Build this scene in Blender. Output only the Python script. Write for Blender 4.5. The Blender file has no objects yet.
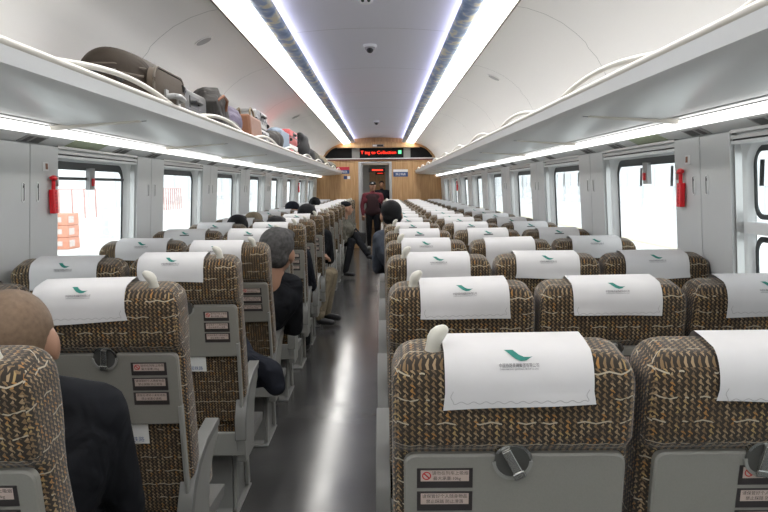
import bpy, bmesh, math, random
from mathutils import Vector, Matrix
R = random.Random(7)
C = bpy.context.scene.collection
PI = math.pi
def rad(a): return math.radians(a)

# ------------------------------------------------------------------ materials
def new_mat(name):
    m = bpy.data.materials.new(name); m.use_nodes = True
    nt = m.node_tree; b = nt.nodes['Principled BSDF']
    return m, nt, b
def P(name, col, rough=.5, metal=0., spec=.5, noise=0., nscale=60., bump=0., emis=None, estr=0.):
    m, nt, b = new_mat(name)
    b.inputs['Base Color'].default_value = (*col, 1); b.inputs['Roughness'].default_value = rough
    b.inputs['Metallic'].default_value = metal; b.inputs['Specular IOR Level'].default_value = spec
    if emis: b.inputs['Emission Color'].default_value = (*emis, 1); b.inputs['Emission Strength'].default_value = estr
    if noise or bump:
        tc = nt.nodes.new('ShaderNodeTexCoord'); n = nt.nodes.new('ShaderNodeTexNoise')
        n.inputs['Scale'].default_value = nscale; n.inputs['Detail'].default_value = 4
        nt.links.new(tc.outputs['Object'], n.inputs['Vector'])
        if noise:
            mx = nt.nodes.new('ShaderNodeMix'); mx.data_type = 'RGBA'
            mx.inputs[6].default_value = (*[c*(1-noise) for c in col], 1); mx.inputs[7].default_value = (*[min(1, c*(1+noise)) for c in col], 1)
            nt.links.new(n.outputs['Fac'], mx.inputs[0]); nt.links.new(mx.outputs[2], b.inputs['Base Color'])
        if bump:
            bp = nt.nodes.new('ShaderNodeBump'); bp.inputs['Strength'].default_value = bump; bp.inputs['Distance'].default_value = .002
            nt.links.new(n.outputs['Fac'], bp.inputs['Height']); nt.links.new(bp.outputs['Normal'], b.inputs['Normal'])
    return m
def srgb(r, g, b):
    f = lambda c: (c/255/12.92) if c/255 <= .04045 else ((c/255+.055)/1.055)**2.4
    return (f(r), f(g), f(b))

def fabric_mat():
    m, nt, b = new_mat('brown_tweed_fabric')
    N = nt.nodes; L = nt.links
    tc = N.new('ShaderNodeTexCoord'); sp = N.new('ShaderNodeSeparateXYZ'); L.new(tc.outputs['Object'], sp.inputs[0])
    def M(op, a, c=None, d=None):
        n = N.new('ShaderNodeMath'); n.operation = op
        for i, v in enumerate((a, c, d)):
            if v is None: continue
            if isinstance(v, (int, float)): n.inputs[i].default_value = v
            else: L.new(v, n.inputs[i])
        return n.outputs[0]
    sn_ = N.new('ShaderNodeSeparateXYZ'); L.new(tc.outputs['Normal'], sn_.inputs[0])
    side_ = M('GREATER_THAN', M('ABSOLUTE', sn_.outputs[0]), .72); top_ = M('GREATER_THAN', M('ABSOLUTE', sn_.outputs[2]), .6)
    x = M('ADD', M('MULTIPLY', sp.outputs[0], M('SUBTRACT', 1., side_)), M('MULTIPLY', sp.outputs[1], side_))
    z = M('SUBTRACT', sp.outputs[2], M('MULTIPLY', sp.outputs[1], top_))
    u = M('DIVIDE', x, .0128); v = M('DIVIDE', z, .0118)
    fv = M('FRACT', v)
    zig = M('MULTIPLY', M('ABSOLUTE', M('SUBTRACT', fv, .5)), .8)
    us = M('ADD', u, zig)
    fu = M('FRACT', us)
    darkband = M('LESS_THAN', fu, .56)
    gap = M('MULTIPLY', M('LESS_THAN', M('FRACT', M('ADD', v, M('MULTIPLY', fu, .9))), .22), 1.)
    cv = N.new('ShaderNodeCombineXYZ'); L.new(M('FLOOR', us), cv.inputs[0]); L.new(M('FLOOR', v), cv.inputs[1])
    wn = N.new('ShaderNodeTexWhiteNoise'); wn.noise_dimensions = '2D'; L.new(cv.outputs[0], wn.inputs['Vector'])
    wv = wn.outputs['Value']
    ramp = N.new('ShaderNodeValToRGB'); ramp.color_ramp.interpolation = 'CONSTANT'
    e = ramp.color_ramp.elements
    e[0].position = 0; e[0].color = (.19, .125, .065, 1)
    e[1].position = .45; e[1].color = (.30, .215, .125, 1)
    for p, c in ((.70, (.33, .17, .055, 1)), (.84, (.13, .09, .055, 1)), (.95, (.33, .23, .10, 1))):
        q = e.new(p); q.color = c
    L.new(wv, ramp.inputs[0])
    def mix(f, a, c):
        n = N.new('ShaderNodeMix'); n.data_type = 'RGBA'; L.new(f, n.inputs[0])
        for i, q in ((6, a), (7, c)):
            if isinstance(q, tuple): n.inputs[i].default_value = q
            else: L.new(q, n.inputs[i])
        return n.outputs[2]
    dark = M('MAXIMUM', darkband, gap)
    col = mix(dark, ramp.outputs[0], (.033, .026, .019, 1))
    # broken pale horizontal yarn
    tri = M('PINGPONG', M('DIVIDE', x, .021), 1.)
    hl = M('FRACT', M('ADD', M('DIVIDE', z, .046), M('MULTIPLY', tri, .10)))
    line = M('LESS_THAN', hl, .06)
    nz = N.new('ShaderNodeTexNoise'); nz.inputs['Scale'].default_value = 28; L.new(tc.outputs['Object'], nz.inputs['Vector'])
    line = M('MULTIPLY', line, M('GREATER_THAN', nz.outputs['Fac'], .5))
    col = mix(line, col, (.42, .37, .28, 1))
    L.new(col, b.inputs['Base Color'])
    b.inputs['Roughness'].default_value = .95; b.inputs['Specular IOR Level'].default_value = .15
    b.inputs['Sheen Weight'].default_value = .25
    bp = N.new('ShaderNodeBump'); bp.inputs['Strength'].default_value = .5; bp.inputs['Distance'].default_value = .002; bp.invert = True
    L.new(dark, bp.inputs['Height']); L.new(bp.outputs['Normal'], b.inputs['Normal'])
    return m
def wood_mat():
    m, nt, b = new_mat('beech_veneer')
    N = nt.nodes; L = nt.links
    tc = N.new('ShaderNodeTexCoord'); mp = N.new('ShaderNodeMapping'); mp.inputs['Scale'].default_value = (14, 14, .9)
    L.new(tc.outputs['Object'], mp.inputs[0])
    n = N.new('ShaderNodeTexNoise'); n.inputs['Scale'].default_value = 2.5; n.inputs['Detail'].default_value = 6; L.new(mp.outputs[0], n.inputs['Vector'])
    r = N.new('ShaderNodeValToRGB'); r.color_ramp.elements[0].color = (.43, .235, .095, 1); r.color_ramp.elements[1].color = (.62, .39, .19, 1)
    r.color_ramp.elements[0].position = .3; r.color_ramp.elements[1].position = .7
    L.new(n.outputs['Fac'], r.inputs[0]); L.new(r.outputs[0], b.inputs['Base Color']); b.inputs['Roughness'].default_value = .45
    return m
def cloud_mat():
    m, nt, b = new_mat('blue_cloud_print')
    N = nt.nodes; L = nt.links
    tc = N.new('ShaderNodeTexCoord'); mp = N.new('ShaderNodeMapping'); mp.inputs['Scale'].default_value = (8, 5, 8)
    L.new(tc.outputs['Object'], mp.inputs[0])
    n = N.new('ShaderNodeTexNoise'); n.inputs['Scale'].default_value = 1.3; n.inputs['Detail'].default_value = 3; n.inputs['Distortion'].default_value = .8; L.new(mp.outputs[0], n.inputs['Vector'])
    r = N.new('ShaderNodeValToRGB'); e = r.color_ramp.elements
    e[0].color = (.17, .27, .50, 1); e[1].color = (.32, .44, .66, 1); e[0].position = .35; e[1].position = .52
    for p, c in ((.56, (.62, .64, .62, 1)), (.62, (.74, .69, .55, 1))):
        q = e.new(p); q.color = c
    L.new(n.outputs['Fac'], r.inputs[0]); L.new(r.outputs[0], b.inputs['Base Color']); b.inputs['Roughness'].default_value = .4
    return m
def floor_mat():
    m, nt, b = new_mat('dark_vinyl_floor')
    N = nt.nodes; L = nt.links
    tc = N.new('ShaderNodeTexCoord')
    n = N.new('ShaderNodeTexNoise'); n.inputs['Scale'].default_value = 3; n.inputs['Detail'].default_value = 8; L.new(tc.outputs['Object'], n.inputs['Vector'])
    n2 = N.new('ShaderNodeTexNoise'); n2.inputs['Scale'].default_value = 500; L.new(tc.outputs['Object'], n2.inputs['Vector'])
    r = N.new('ShaderNodeValToRGB'); r.color_ramp.elements[0].color = (.045, .045, .045, 1); r.color_ramp.elements[1].color = (.095, .094, .092, 1)
    ad = N.new('ShaderNodeMath'); ad.operation = 'MULTIPLY_ADD'; ad.inputs[1].default_value = .4; L.new(n2.outputs['Fac'], ad.inputs[0]); 
    sc = N.new('ShaderNodeMath'); sc.operation = 'MULTIPLY'; sc.inputs[1].default_value = .6; L.new(n.outputs['Fac'], sc.inputs[0]); L.new(sc.outputs[0], ad.inputs[2])
    L.new(ad.outputs[0], r.inputs[0]); L.new(r.outputs[0], b.inputs['Base Color'])
    rr = N.new('ShaderNodeMapRange'); rr.inputs[3].default_value = .12; rr.inputs[4].default_value = .24; L.new(n.outputs['Fac'], rr.inputs[0]); L.new(rr.outputs[0], b.inputs['Roughness']); b.inputs['Specular IOR Level'].default_value = .24
    return m
def emit(name, col, s):
    m = bpy.data.materials.new(name); m.use_nodes = True; nt = m.node_tree; nt.nodes.clear()
    e = nt.nodes.new('ShaderNodeEmission'); e.inputs[0].default_value = (*col, 1); e.inputs[1].default_value = s
    o = nt.nodes.new('ShaderNodeOutputMaterial'); nt.links.new(e.outputs[0], o.inputs[0]); return m
def glass_mat():
    m = bpy.data.materials.new('window_glass'); m.use_nodes = True; nt = m.node_tree; nt.nodes.clear()
    t = nt.nodes.new('ShaderNodeBsdfTransparent'); g = nt.nodes.new('ShaderNodeBsdfGlossy'); g.inputs['Roughness'].default_value = .02
    t.inputs[0].default_value = (.93, .95, .95, 1)
    lw = nt.nodes.new('ShaderNodeLayerWeight'); lw.inputs[0].default_value = .5
    pw = nt.nodes.new('ShaderNodeMath'); pw.operation = 'POWER'; pw.inputs[1].default_value = 5; nt.links.new(lw.outputs['Facing'], pw.inputs[0])
    ml = nt.nodes.new('ShaderNodeMath'); ml.operation = 'MULTIPLY_ADD'; ml.inputs[1].default_value = .5; ml.inputs[2].default_value = .03; nt.links.new(pw.outputs[0], ml.inputs[0])
    mx = nt.nodes.new('ShaderNodeMixShader'); o = nt.nodes.new('ShaderNodeOutputMaterial')
    nt.links.new(ml.outputs[0], mx.inputs[0]); nt.links.new(t.outputs[0], mx.inputs[1]); nt.links.new(g.outputs[0], mx.inputs[2]); nt.links.new(mx.outputs[0], o.inputs[0])
    return m

M = dict(
 fabric=fabric_mat(), wood=wood_mat(), cloud=cloud_mat(), floor=floor_mat(), glass=glass_mat(),
 wall=P('grey_wall_panel', (.64, .655, .655), .42), locker=P('grey_locker_laminate', (.60, .615, .615), .38, noise=.03, nscale=8),
 white=P('white_window_surround', (.78, .80, .80), .4), gasket=P('dark_window_gasket', (.035, .04, .042), .5), groove=P('dark_groove', (.03, .03, .032), .6),
 ceil=P('cream_ceiling_panel', (.78, .765, .74), .45, spec=.4), seam=P('ceiling_seam', (.34, .34, .33), .6), ceilc=P('pale_lilac_ceiling', (.70, .71, .77), .5),
 rack=P('pale_grey_rack', (.80, .81, .81), .28), rim=P('ivory_rail', (.72, .69, .62), .3), rackdark=P('rack_slot', (.10, .10, .105), .5), alu=P('brushed_aluminium', (.55, .55, .54), .3, .8),
 tray=P('grey_tray_plastic', (.235, .228, .203), .45, noise=.08, nscale=300, bump=.15), trayrim=P('grey_seat_plastic', (.27, .27, .25), .42), armcap=P('dark_grey_arm_pad', (.17, .17, .16), .4),
 armp=P('pale_grey_arm_panel', (.28, .28, .26), .42), ped=P('grey_painted_steel', (.22, .22, .21), .45), latch=P('chrome_latch', (.5, .5, .48), .25, .9), latchd=P('latch_recess', (.07, .07, .065), .4),
 cover=P('white_cotton_cover', (.63, .62, .62), .9, noise=.04, nscale=18, bump=.3, spec=.1), teal=P('teal_print', (.015, .19, .15), .7), ink=P('black_print', (.03, .03, .035), .7), stitch=P('grey_stitch', (.38, .37, .37), .9),
 ivory=P('ivory_handle', (.62, .60, .53), .35), stick=P('dark_sticker_plate', (.035, .03, .03), .4), stickl=P('pale_sticker_label', (.50, .40, .35), .5), redp=P('red_print', (.5, .03, .03), .5),
 red=P('red_plastic', (.75, .01, .02), .35), silver=P('silver_clip', (.55, .55, .53), .35, .6), vent=P('dark_vent', (.12, .12, .12), .6), plaque=P('green_seat_plaque', (.40, .46, .30), .5, noise=.35, nscale=90), plaqueg=P('grey_plaque', (.33, .33, .33), .4),
 lamp=emit('lamp_diffuser', (1, .975, .93), 6.2), lampr=emit('rack_lamp_diffuser', (1, .985, .96), 1.7), cove=emit('lilac_cove_light', (.78, .76, 1), 5.), corr=emit('corridor_fill_light', (1, .95, .88), 14.),
 black=P('black_display_glass', (.008, .008, .008), .5, spec=.15), ledr=emit('red_led', (1, .04, .02), 1.6), ledg=emit('green_led', (.15, .9, .35), 1.1), redtrim=P('red_brown_trim', (.16, .04, .03), .4),
 door=P('grey_white_door_frame', (.50, .51, .51), .35), bluesign=P('navy_sign', (.03, .07, .20), .4), redsign=P('red_sign', (.5, .02, .04), .4), whitesign=P('white_sign', (.75, .75, .75), .4),
 corw=P('brown_grey_corridor_wall', (.30, .27, .24), .5),  # even brown-grey of the corridor walls
 plat=P('pale_platform_paving', (.80, .80, .78), .8, noise=.05, nscale=2), bld=P('white_station_building', (.86, .87, .88), .7), bldg=P('pale_grey_station_panel', (.74, .76, .78), .7), redrail=P('red_painted_rail', (.66, .38, .34), .5), crate=P('orange_crate', (.72, .33, .22), .6, noise=.1, nscale=6), cratel=P('pale_crate_label', (.7, .62, .58), .6), yellow=P('yellow_line', (.80, .72, .48), .6),
 skin=P('skin', (.36, .20, .13), .5), skinb=P('scalp_with_stubble', (.17, .115, .075), .6, noise=.4, nscale=90, spec=.25), hairg=P('greying_hair', (.075, .073, .072), .8, noise=.9, nscale=45, bump=1., spec=.12), hairk=P('black_hair', (.010, .010, .011), .6, noise=.5, nscale=120, bump=1., spec=.12),
 dark=P('black_cloth', (.014, .015, .018), .85, bump=.3, nscale=120, spec=.12), navy=P('navy_cloth', (.015, .017, .024), .8, noise=.3, nscale=30, bump=.3, spec=.12), blueg=P('blue_grey_cloth', (.045, .055, .075), .85), maroon=P('maroon_cloth', (.16, .022, .035), .8), darkv=P('dark_brown_vest', (.045, .025, .028), .8, spec=.12), camo=P('olive_camouflage_cloth', (.12, .115, .09), .9, noise=.6, nscale=22),
 khaki=P('khaki_cloth', (.22, .18, .12), .9, noise=.35, nscale=20), shoe=P('dark_shoe', (.02, .02, .022), .5), shoew=P('pale_shoe', (.35, .34, .33), .6), eye=P('dark_eye', (.01, .01, .01), .2), lip=P('lip', (.25, .08, .07), .5),
 bagbr=P('dark_brown_bag_cloth', (.036, .025, .016), .7, noise=.15, nscale=60, bump=.3), bagbr2=P('brown_bag_end_cloth', (.068, .048, .03), .7, bump=.3, nscale=80), bagtrim=P('bag_piping', (.12, .10, .08), .6), bagg=P('grey_bag_cloth', (.065, .06, .057), .7, noise=.2, nscale=30), purple=P('purple_grey_cloth', (.15, .13, .19), .8), casegr=P('grey_suitcase_shell', (.09, .09, .088), .4), casesil=P('silver_suitcase_shell', (.30, .30, .295), .3, .3), bagtan=P('orange_brown_leather', (.24, .10, .05), .5, noise=.2, nscale=20), baglb=P('light_blue_bag', (.28, .34, .43), .7), casered=P('coral_red_suitcase', (.62, .10, .10), .4), bagblk=P('black_bag_cloth', (.012, .012, .013), .7, bump=.4, nscale=60), blackp=P('black_plastic', (.02, .02, .02), .4), paper=P('white_paper', (.75, .75, .72), .7), paperb=P('blue_print', (.08, .13, .3), .6),
)

for n_ in ('dark', 'navy', 'blueg', 'maroon', 'camo', 'khaki', 'bagg', 'purple'):      # soft folds in the cloth
    nt = M[n_].node_tree; b = nt.nodes['Principled BSDF']; old = b.inputs['Normal'].links[0].from_socket if b.inputs['Normal'].links else None
    tc = nt.nodes.new('ShaderNodeTexCoord'); n = nt.nodes.new('ShaderNodeTexNoise'); n.inputs['Scale'].default_value = 7; n.inputs['Detail'].default_value = 2; n.inputs['Distortion'].default_value = 1.2
    bp = nt.nodes.new('ShaderNodeBump'); bp.inputs['Strength'].default_value = .9; bp.inputs['Distance'].default_value = .035
    nt.links.new(tc.outputs['Object'], n.inputs['Vector']); nt.links.new(n.outputs['Fac'], bp.inputs['Height'])
    if old: nt.links.new(old, bp.inputs['Normal'])
    nt.links.new(bp.outputs['Normal'], b.inputs['Normal'])
# ------------------------------------------------------------------ mesh builder
class MB:
    def __init__(s): s.v = []; s.f = []; s.m = []; s.mats = []
    def mi(s, mat):
        if mat not in s.mats: s.mats.append(mat)
        return s.mats.index(mat)
    def add(s, vs, fs, mat):
        o = len(s.v); k = s.mi(mat)
        s.v += [tuple(v) for v in vs]
        for f in fs: s.f.append(tuple(i+o for i in f)); s.m.append(k)
        return s
    def box(s, x0, x1, y0, y1, z0, z1, mat):
        vs = [(x, y, z) for z in (z0, z1) for y in (y0, y1) for x in (x0, x1)]
        return s.add(vs, [(0, 2, 3, 1), (4, 5, 7, 6), (0, 1, 5, 4), (2, 6, 7, 3), (0, 4, 6, 2), (1, 3, 7, 5)], mat)
    def loft(s, rings, mat, cap=True, closed=True):
        n = len(rings[0]); vs = [p for r in rings for p in r]; fs = []
        for i in range(len(rings)-1):
            for j in range(n if closed else n-1):
                k = (j+1) % n
                fs.append((i*n+j, i*n+k, (i+1)*n+k, (i+1)*n+j))
        if cap: fs.append(tuple(range(n))[::-1]); fs.append(tuple((len(rings)-1)*n+j for j in range(n)))
        return s.add(vs, fs, mat)
    def tube(s, pts, r, mat, n=8):
        pts = [Vector(p) for p in pts]; rs = r if isinstance(r, (list, tuple)) else [r]*len(pts); rings = []
        up = Vector((0, 0, 1))
        for i, p in enumerate(pts):
            t = (pts[min(i+1, len(pts)-1)]-pts[max(i-1, 0)]).normalized()
            a = t.cross(up)
            if a.length < .05: a = t.cross(Vector((0, 1, 0)))
            a.normalize(); b = a.cross(t)
            rings.append([p+rs[i]*(math.cos(q)*a+math.sin(q)*b) for q in (2*PI*k/n for k in range(n))])
        return s.loft(rings, mat)
    def prism(s, prof, axis, a0, a1, mat):
        def pt(p, a):
            return (a, p[0], p[1]) if axis == 'x' else (p[0], a, p[1]) if axis == 'y' else (p[0], p[1], a)
        return s.loft([[pt(p, a0) for p in prof], [pt(p, a1) for p in prof]], mat)
    def disc(s, c, r, n, axis, th, mat):
        ring = [(r*math.cos(2*PI*k/n), r*math.sin(2*PI*k/n)) for k in range(n)]
        def pt(a, b, t):
            return (c[0]+a, c[1]+t, c[2]+b) if axis == 'y' else (c[0]+a, c[1]+b, c[2]+t) if axis == 'z' else (c[0]+t, c[1]+a, c[2]+b)
        return s.loft([[pt(a, b, 0) for a, b in ring], [pt(a, b, th) for a, b in ring]], mat)
    def ell(s, c, r, mat, n=16, m=10, rot=None):
        rings = []
        for i in range(m+1):
            th = PI*(.02+.96*i/m)
            rings.append([(r[0]*math.sin(th)*math.cos(2*PI*k/n), r[1]*math.sin(th)*math.sin(2*PI*k/n), -r[2]*math.cos(th)) for k in range(n)])
        if rot: rings = [[rot @ Vector(p) for p in q] for q in rings]
        rings = [[(p[0]+c[0], p[1]+c[1], p[2]+c[2]) for p in q] for q in rings]
        return s.loft(rings, mat)
    def ringloop(s, outer, inner, mat):
        n = len(outer); return s.add(list(outer)+list(inner), [(j, (j+1) % n, n+(j+1) % n, n+j) for j in range(n)], mat)
    def text(s, txt, size, place, mat):
        """place(u, v) -> point on the surface"""
        cu = bpy.data.curves.new('t', 'FONT'); cu.body = txt; cu.size = size; cu.align_x = 'CENTER'; cu.resolution_u = 2
        ob = bpy.data.objects.new('t', cu); C.objects.link(ob)
        dg = bpy.context.evaluated_depsgraph_get(); dg.update()
        me = bpy.data.meshes.new_from_object(ob.evaluated_get(dg))
        s.add([place(v.co.x, v.co.y) for v in me.vertices], [tuple(p.vertices) for p in me.polygons], mat)
        bpy.data.objects.remove(ob); bpy.data.curves.remove(cu); bpy.data.meshes.remove(me); return s
    def mesh(s, name, smooth=None, shear=None, off=None):
        me = bpy.data.meshes.new(name)
        vs = s.v
        if off: vs = [(a-off[0], b-off[1], c-off[2]) for a, b, c in vs]
        me.from_pydata(vs, [], s.f)
        for m in s.mats: me.materials.append(m)
        for p, k in zip(me.polygons, s.m): p.material_index = k
        bm = bmesh.new(); bm.from_mesh(me); bmesh.ops.recalc_face_normals(bm, faces=bm.faces); bm.to_mesh(me); bm.free()
        if smooth:
            me.polygons.foreach_set('use_smooth', [True]*len(me.polygons)); me.set_sharp_from_angle(angle=rad(smooth))
        return me
    def build(s, name, parent=None, smooth=None, bevel=None, loc=None, rot=None):
        off = None
        if parent is None and loc is None:          # origin at the base of the thing
            xs = [v[0] for v in s.v]; ys = [v[1] for v in s.v]; zs = [v[2] for v in s.v]
            off = ((min(xs)+max(xs))/2, (min(ys)+max(ys))/2, min(zs))
        o = bpy.data.objects.new(name, s.mesh(name, smooth, off=off)); C.objects.link(o)
        if off: o.location = off
        if loc: o.location = loc
        if rot: o.rotation_euler = rot
        if parent: o.parent = parent
        if bevel: b = o.modifiers.new('b', 'BEVEL'); b.width = bevel; b.segments = 2; b.limit_method = 'ANGLE'
        return o
def tag(o, label=None, cat=None, group=None, kind=None):
    if label: o['label'] = label
    if cat: o['category'] = cat
    if group: o['group'] = group
    if kind: o['kind'] = kind
    return o
def empty(name, loc, rot=(0, 0, 0)):
    o = bpy.data.objects.new(name, None); C.objects.link(o); o.location = loc; o.rotation_euler = rot; o.empty_display_size = .1; return o
def copy_tree(o, parent=None):
    c = o.copy(); C.objects.link(c); c.parent = parent
    for ch in list(o.children): copy_tree(ch, c)
    return c
def rrect(x0, x1, z0, z1, r, n=6):
    pts = []
    for cx, cz, a0 in ((x1-r, z1-r, 0), (x0+r, z1-r, 90), (x0+r, z0+r, 180), (x1-r, z0+r, 270)):
        for k in range(n+1):
            a = rad(a0+90*k/n); pts.append((cx+r*math.cos(a), cz+r*math.sin(a)))
    return pts
ORD = ['first', 'second', 'third', 'fourth', 'fifth', 'sixth', 'seventh', 'eighth', 'ninth', 'tenth', 'eleventh', 'twelfth', 'thirteenth', 'fourteenth', 'fifteenth', 'sixteenth', 'seventeenth', 'eighteenth', 'nineteenth', 'twentieth']

# ------------------------------------------------------------------ room constants
YB, YF = -2.6, 18.1
MOD = 1.735; L0 = 3.02; LW = .57
WX = 1.475; TILT = .055
def wx(z, inset=0.): return WX-(z-1.1)*TILT+inset
LOCK = [L0+MOD*k for k in range(-3, 9)]

# floor
tag(MB().box(-1.6, 1.6, YB, YF, -.05, 0, M['floor']).build('floor'), kind='structure')

for sd, sn in ((-1, 'left'), (1, 'right')):
    def q(i, y, z): return (sd*wx(z, i), y, z)
    def sbox(mb, i0, i1, y0, y1, z0, z1, mat):
        vs = [q(i, y, z) for z in (z0, z1) for y in (y0, y1) for i in (i0, i1)]
        mb.add(vs, [(0, 2, 3, 1), (4, 5, 7, 6), (0, 1, 5, 4), (2, 6, 7, 3), (0, 4, 6, 2), (1, 3, 7, 5)], mat)
    w = MB()
    sbox(w, 0, .075, YB, YF, 0, .80, M['wall'])
    sbox(w, 0, .075, YB, YF, 1.612, 1.72, M['wall'])
    for y in LOCK: sbox(w, 0, .075, max(YB, y), min(YF, y+LW), .80, 1.612, M['wall'])
    sbox(w, 0, .075, LOCK[-1]+LW, YF, .8, 1.612, M['wall'])
    tag(w.build('wall_'+sn), kind='structure')
    # cabinets between windows
    idx = 0
    for k, y in enumerate(LOCK):
        if y < 0: continue
        root = empty('wall_locker', (sd*wx(.82), y+LW/2, .82))
        def loc(p): return (p[0]-sd*wx(.82), p[1]-(y+LW/2), p[2]-.82)
        b = MB(); sbox(b, -.006, 0, y-.004, y+LW+.004, .82, 1.630, M['groove']); b.v = [loc(p) for p in b.v]; b.build('locker_body', root)
        for j, (a0, a1) in enumerate(((y, y+LW/2-.0035), (y+LW/2+.0035, y+LW))):
            d = MB(); sbox(d, -.024, -.006, a0, a1, .822, 1.628, M['locker']); d.v = [loc(p) for p in d.v]; dd = d.build('locker_door', root, bevel=.003)
            yc = y+LW/2+(-.068 if j == 0 else .068)
            h = MB()
            pr = rrect(yc-.014, yc+.014, 1.38, 1.465, .0135)
            pi = rrect(yc-.009, yc+.009, 1.385, 1.46, .0088)
            h.ringloop([q(-.0275, a, c) for a, c in pr], [q(-.0275, a, c) for a, c in pi], M['white'])
            h.ringloop([q(-.0275, a, c) for a, c in pi], [q(-.0245, a, c) for a, c in pi], M['groove'])
            h.ringloop([q(-.024, a, c) for a, c in pr], [q(-.0275, a, c) for a, c in pr], M['white'])
            h.add([q(-.0246, a, c) for a, c in pi], [tuple(range(len(pi)))], M['locker'])
            h.add([q(-.028, a, c) for a, c in rrect(yc-.006, yc+.006, 1.44, 1.452, .005)], [tuple(range(28))], M['groove'])
            h.v = [loc(p) for p in h.v]; h.build('handle', dd)
        tag(root, 'tall grey two-door wall panel locker on the %s, %s from the camera' % (sn, ORD[idx]), 'locker', 'lockers between the windows'); idx += 1
    # windows
    for k in range(len(LOCK)-1):
        y0, y1 = LOCK[k]+LW, LOCK[k+1]
        if y1 < .5: continue
        n = k-1
        root = empty('window_%d' % (n+1 if sd < 0 else n+20), (sd*WX, (y0+y1)/2, .8)); root['kind'] = 'structure'
        cx, cy, cz = sd*WX, (y0+y1)/2, .8
        def put(mb, name, **kw):
            mb.v = [(a-cx, b-cy, c-cz) for a, b, c in mb.v]; return mb.build(name, root, **kw)
        split = (n == 1)
        gy0, gy1, gz0, gz1 = y0+.028, y1-.028, .88, 1.572
        o = rrect(y0, y1, .80, 1.612, .004); i1_ = rrect(y0+.02, y1-.02, .84, 1.592, .10); i2_ = rrect(gy0, gy1, gz0, gz1, .09)
        g2 = rrect(gy0+.022, gy1-.022, gz0+.03, gz1-.04, .065)
        s = MB()
        s.ringloop([q(0, *p) for p in o], [q(.03, *p) for p in i1_], M['white'])
        s.ringloop([q(.03, *p) for p in i1_], [q(.058, *p) for p in i2_], M['white'])
        s.ringloop([q(0, *p) for p in o], [q(.075, *p) for p in o], M['white'])
        if split: sbox(s, .015, .07, y0+.02, y1-.02, 1.235, 1.28, M['white'])
        put(s, 'window_surround', smooth=40)
        g = MB()
        if split:
            for (za, zb) in ((.88, 1.225), (1.29, 1.572)):
                a = rrect(gy0, gy1, za, zb, .06); b2 = rrect(gy0+.018, gy1-.018, za+.02, zb-.022, .045)
                g.ringloop([q(.054, *p) for p in a], [q(.054, *p) for p in b2], M['gasket']); g.ringloop([q(.054, *p) for p in b2], [q(.060, *p) for p in b2], M['gasket'])
        else:
            g.ringloop([q(.056, *p) for p in i2_], [q(.056, *p) for p in g2], M['gasket']); g.ringloop([q(.056, *p) for p in g2], [q(.060, *p) for p in g2], M['gasket'])
        if n == 2 and sd < 0:
            sbox(g, .052, .058, gy0, gy1, 1.48, 1.495, M['gasket'])
        put(g, 'window_gasket')
        p = MB(); sbox(p, .059, .0625, gy0, gy1, gz0, gz1, M['glass']); put(p, 'window_pane')
        sh = MB()
        sbox(sh, -.02, .03, y0+.002, y1-.002, 1.599, 1.612, M['alu']); sbox(sh, -.012, .035, y0+.002, y1-.002, 1.592, 1.599, M['groove']); sbox(sh, -.018, .03, y0+.002, y1-.002, 1.580, 1.592, M['white'])
        sbox(sh, -.022, 0, y0, y1, 1.622, 1.634, M['alu'])
        put(sh, 'blind_housing')
        for yy in (y0+.006, y1-.012):
            t = MB(); sbox(t, -.01, .02, yy, yy+.006, .85, 1.62, M['alu']); put(t, 'blind_track')
        if n == 2:
            t = MB(); sbox(t, .035, .058, cy-.035, cy+.035, 1.43, 1.545, M['plaqueg']); put(t, 'sash_lock')
            t = MB(); sbox(t, .025, .035, cy-.011, cy+.011, 1.45, 1.49, M['red']); put(t, 'release_handle').parent = root
    # cornice between locker top and rack light (angled panel), wall paint lightened in place of light
    c = MB(); c.prism([(sd*1.356, 1.673), (sd*1.437, 1.634), (sd*1.58, 1.633), (sd*1.58, 1.80), (sd*1.360, 1.70)], 'y', YB, YF, M['white'])
    tag(c.build('trim_%d' % (1 if sd < 0 else 2)), kind='structure')
    # vents and plaques on the cornice
    def cpt(t, y, e=.002): # t 0..1 across
        ax, az, bx, bz = 1.356, 1.673, 1.437, 1.634
        nx, nz = (bz-az), -(bx-ax); l = math.hypot(nx, nz)
        return (sd*(ax+(bx-ax)*t+nx/l*e), y, az+(bz-az)*t+nz/l*e)
    def cplate(t0, t1, ya, yb, mat, e0=0., e1=.003):
        mb = MB(); vs = [cpt(t, yy, e) for e in (e0, e1) for yy in (ya, yb) for t in (t0, t1)]
        return mb.add(vs, [(0, 2, 3, 1), (4, 5, 7, 6), (0, 1, 5, 4), (2, 6, 7, 3), (0, 4, 6, 2), (1, 3, 7, 5)], mat)
    j = 0; jj = 0
    for k, y in enumerate(LOCK):
        if y < .5: continue
        for yc in (y+.28, y+1.40):
            if yc > YF-.2: continue
            v = cplate(.3, .95, yc-.10, yc+.10, M['plaqueg'])
            o = v.build('seat_number_plate')
            v2 = cplate(.4, .88, yc+.0, yc+.085, M['vent'], .003, .004); v2.v = [(a-o.location.x, b-o.location.y, c_-o.location.z) for a, b, c_ in v2.v]; v2.build('number_panel', o)
            v3 = cplate(.4, .88, yc-.07, yc-.03, M['vent'], .003, .004); v3.v = [(a-o.location.x, b-o.location.y, c_-o.location.z) for a, b, c_ in v3.v]; v3.build('number_panel', o)
            tag(o, 'small grey seat number plate above the %s windows, %s from the camera' % (sn, ORD[j]), 'plate', 'seat number plates'); j += 1
        if k == 3:
            o = cplate(.12, .92, y+.66, y+.66+.42, M['plaque']).build('notice_strip'); tag(o, 'pale green notice strip above the nearest full %s window from the camera' % sn, 'sign'); 
    # rack
    root = empty('luggage_rack', (sd*.86, YB, 1.70))
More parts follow.
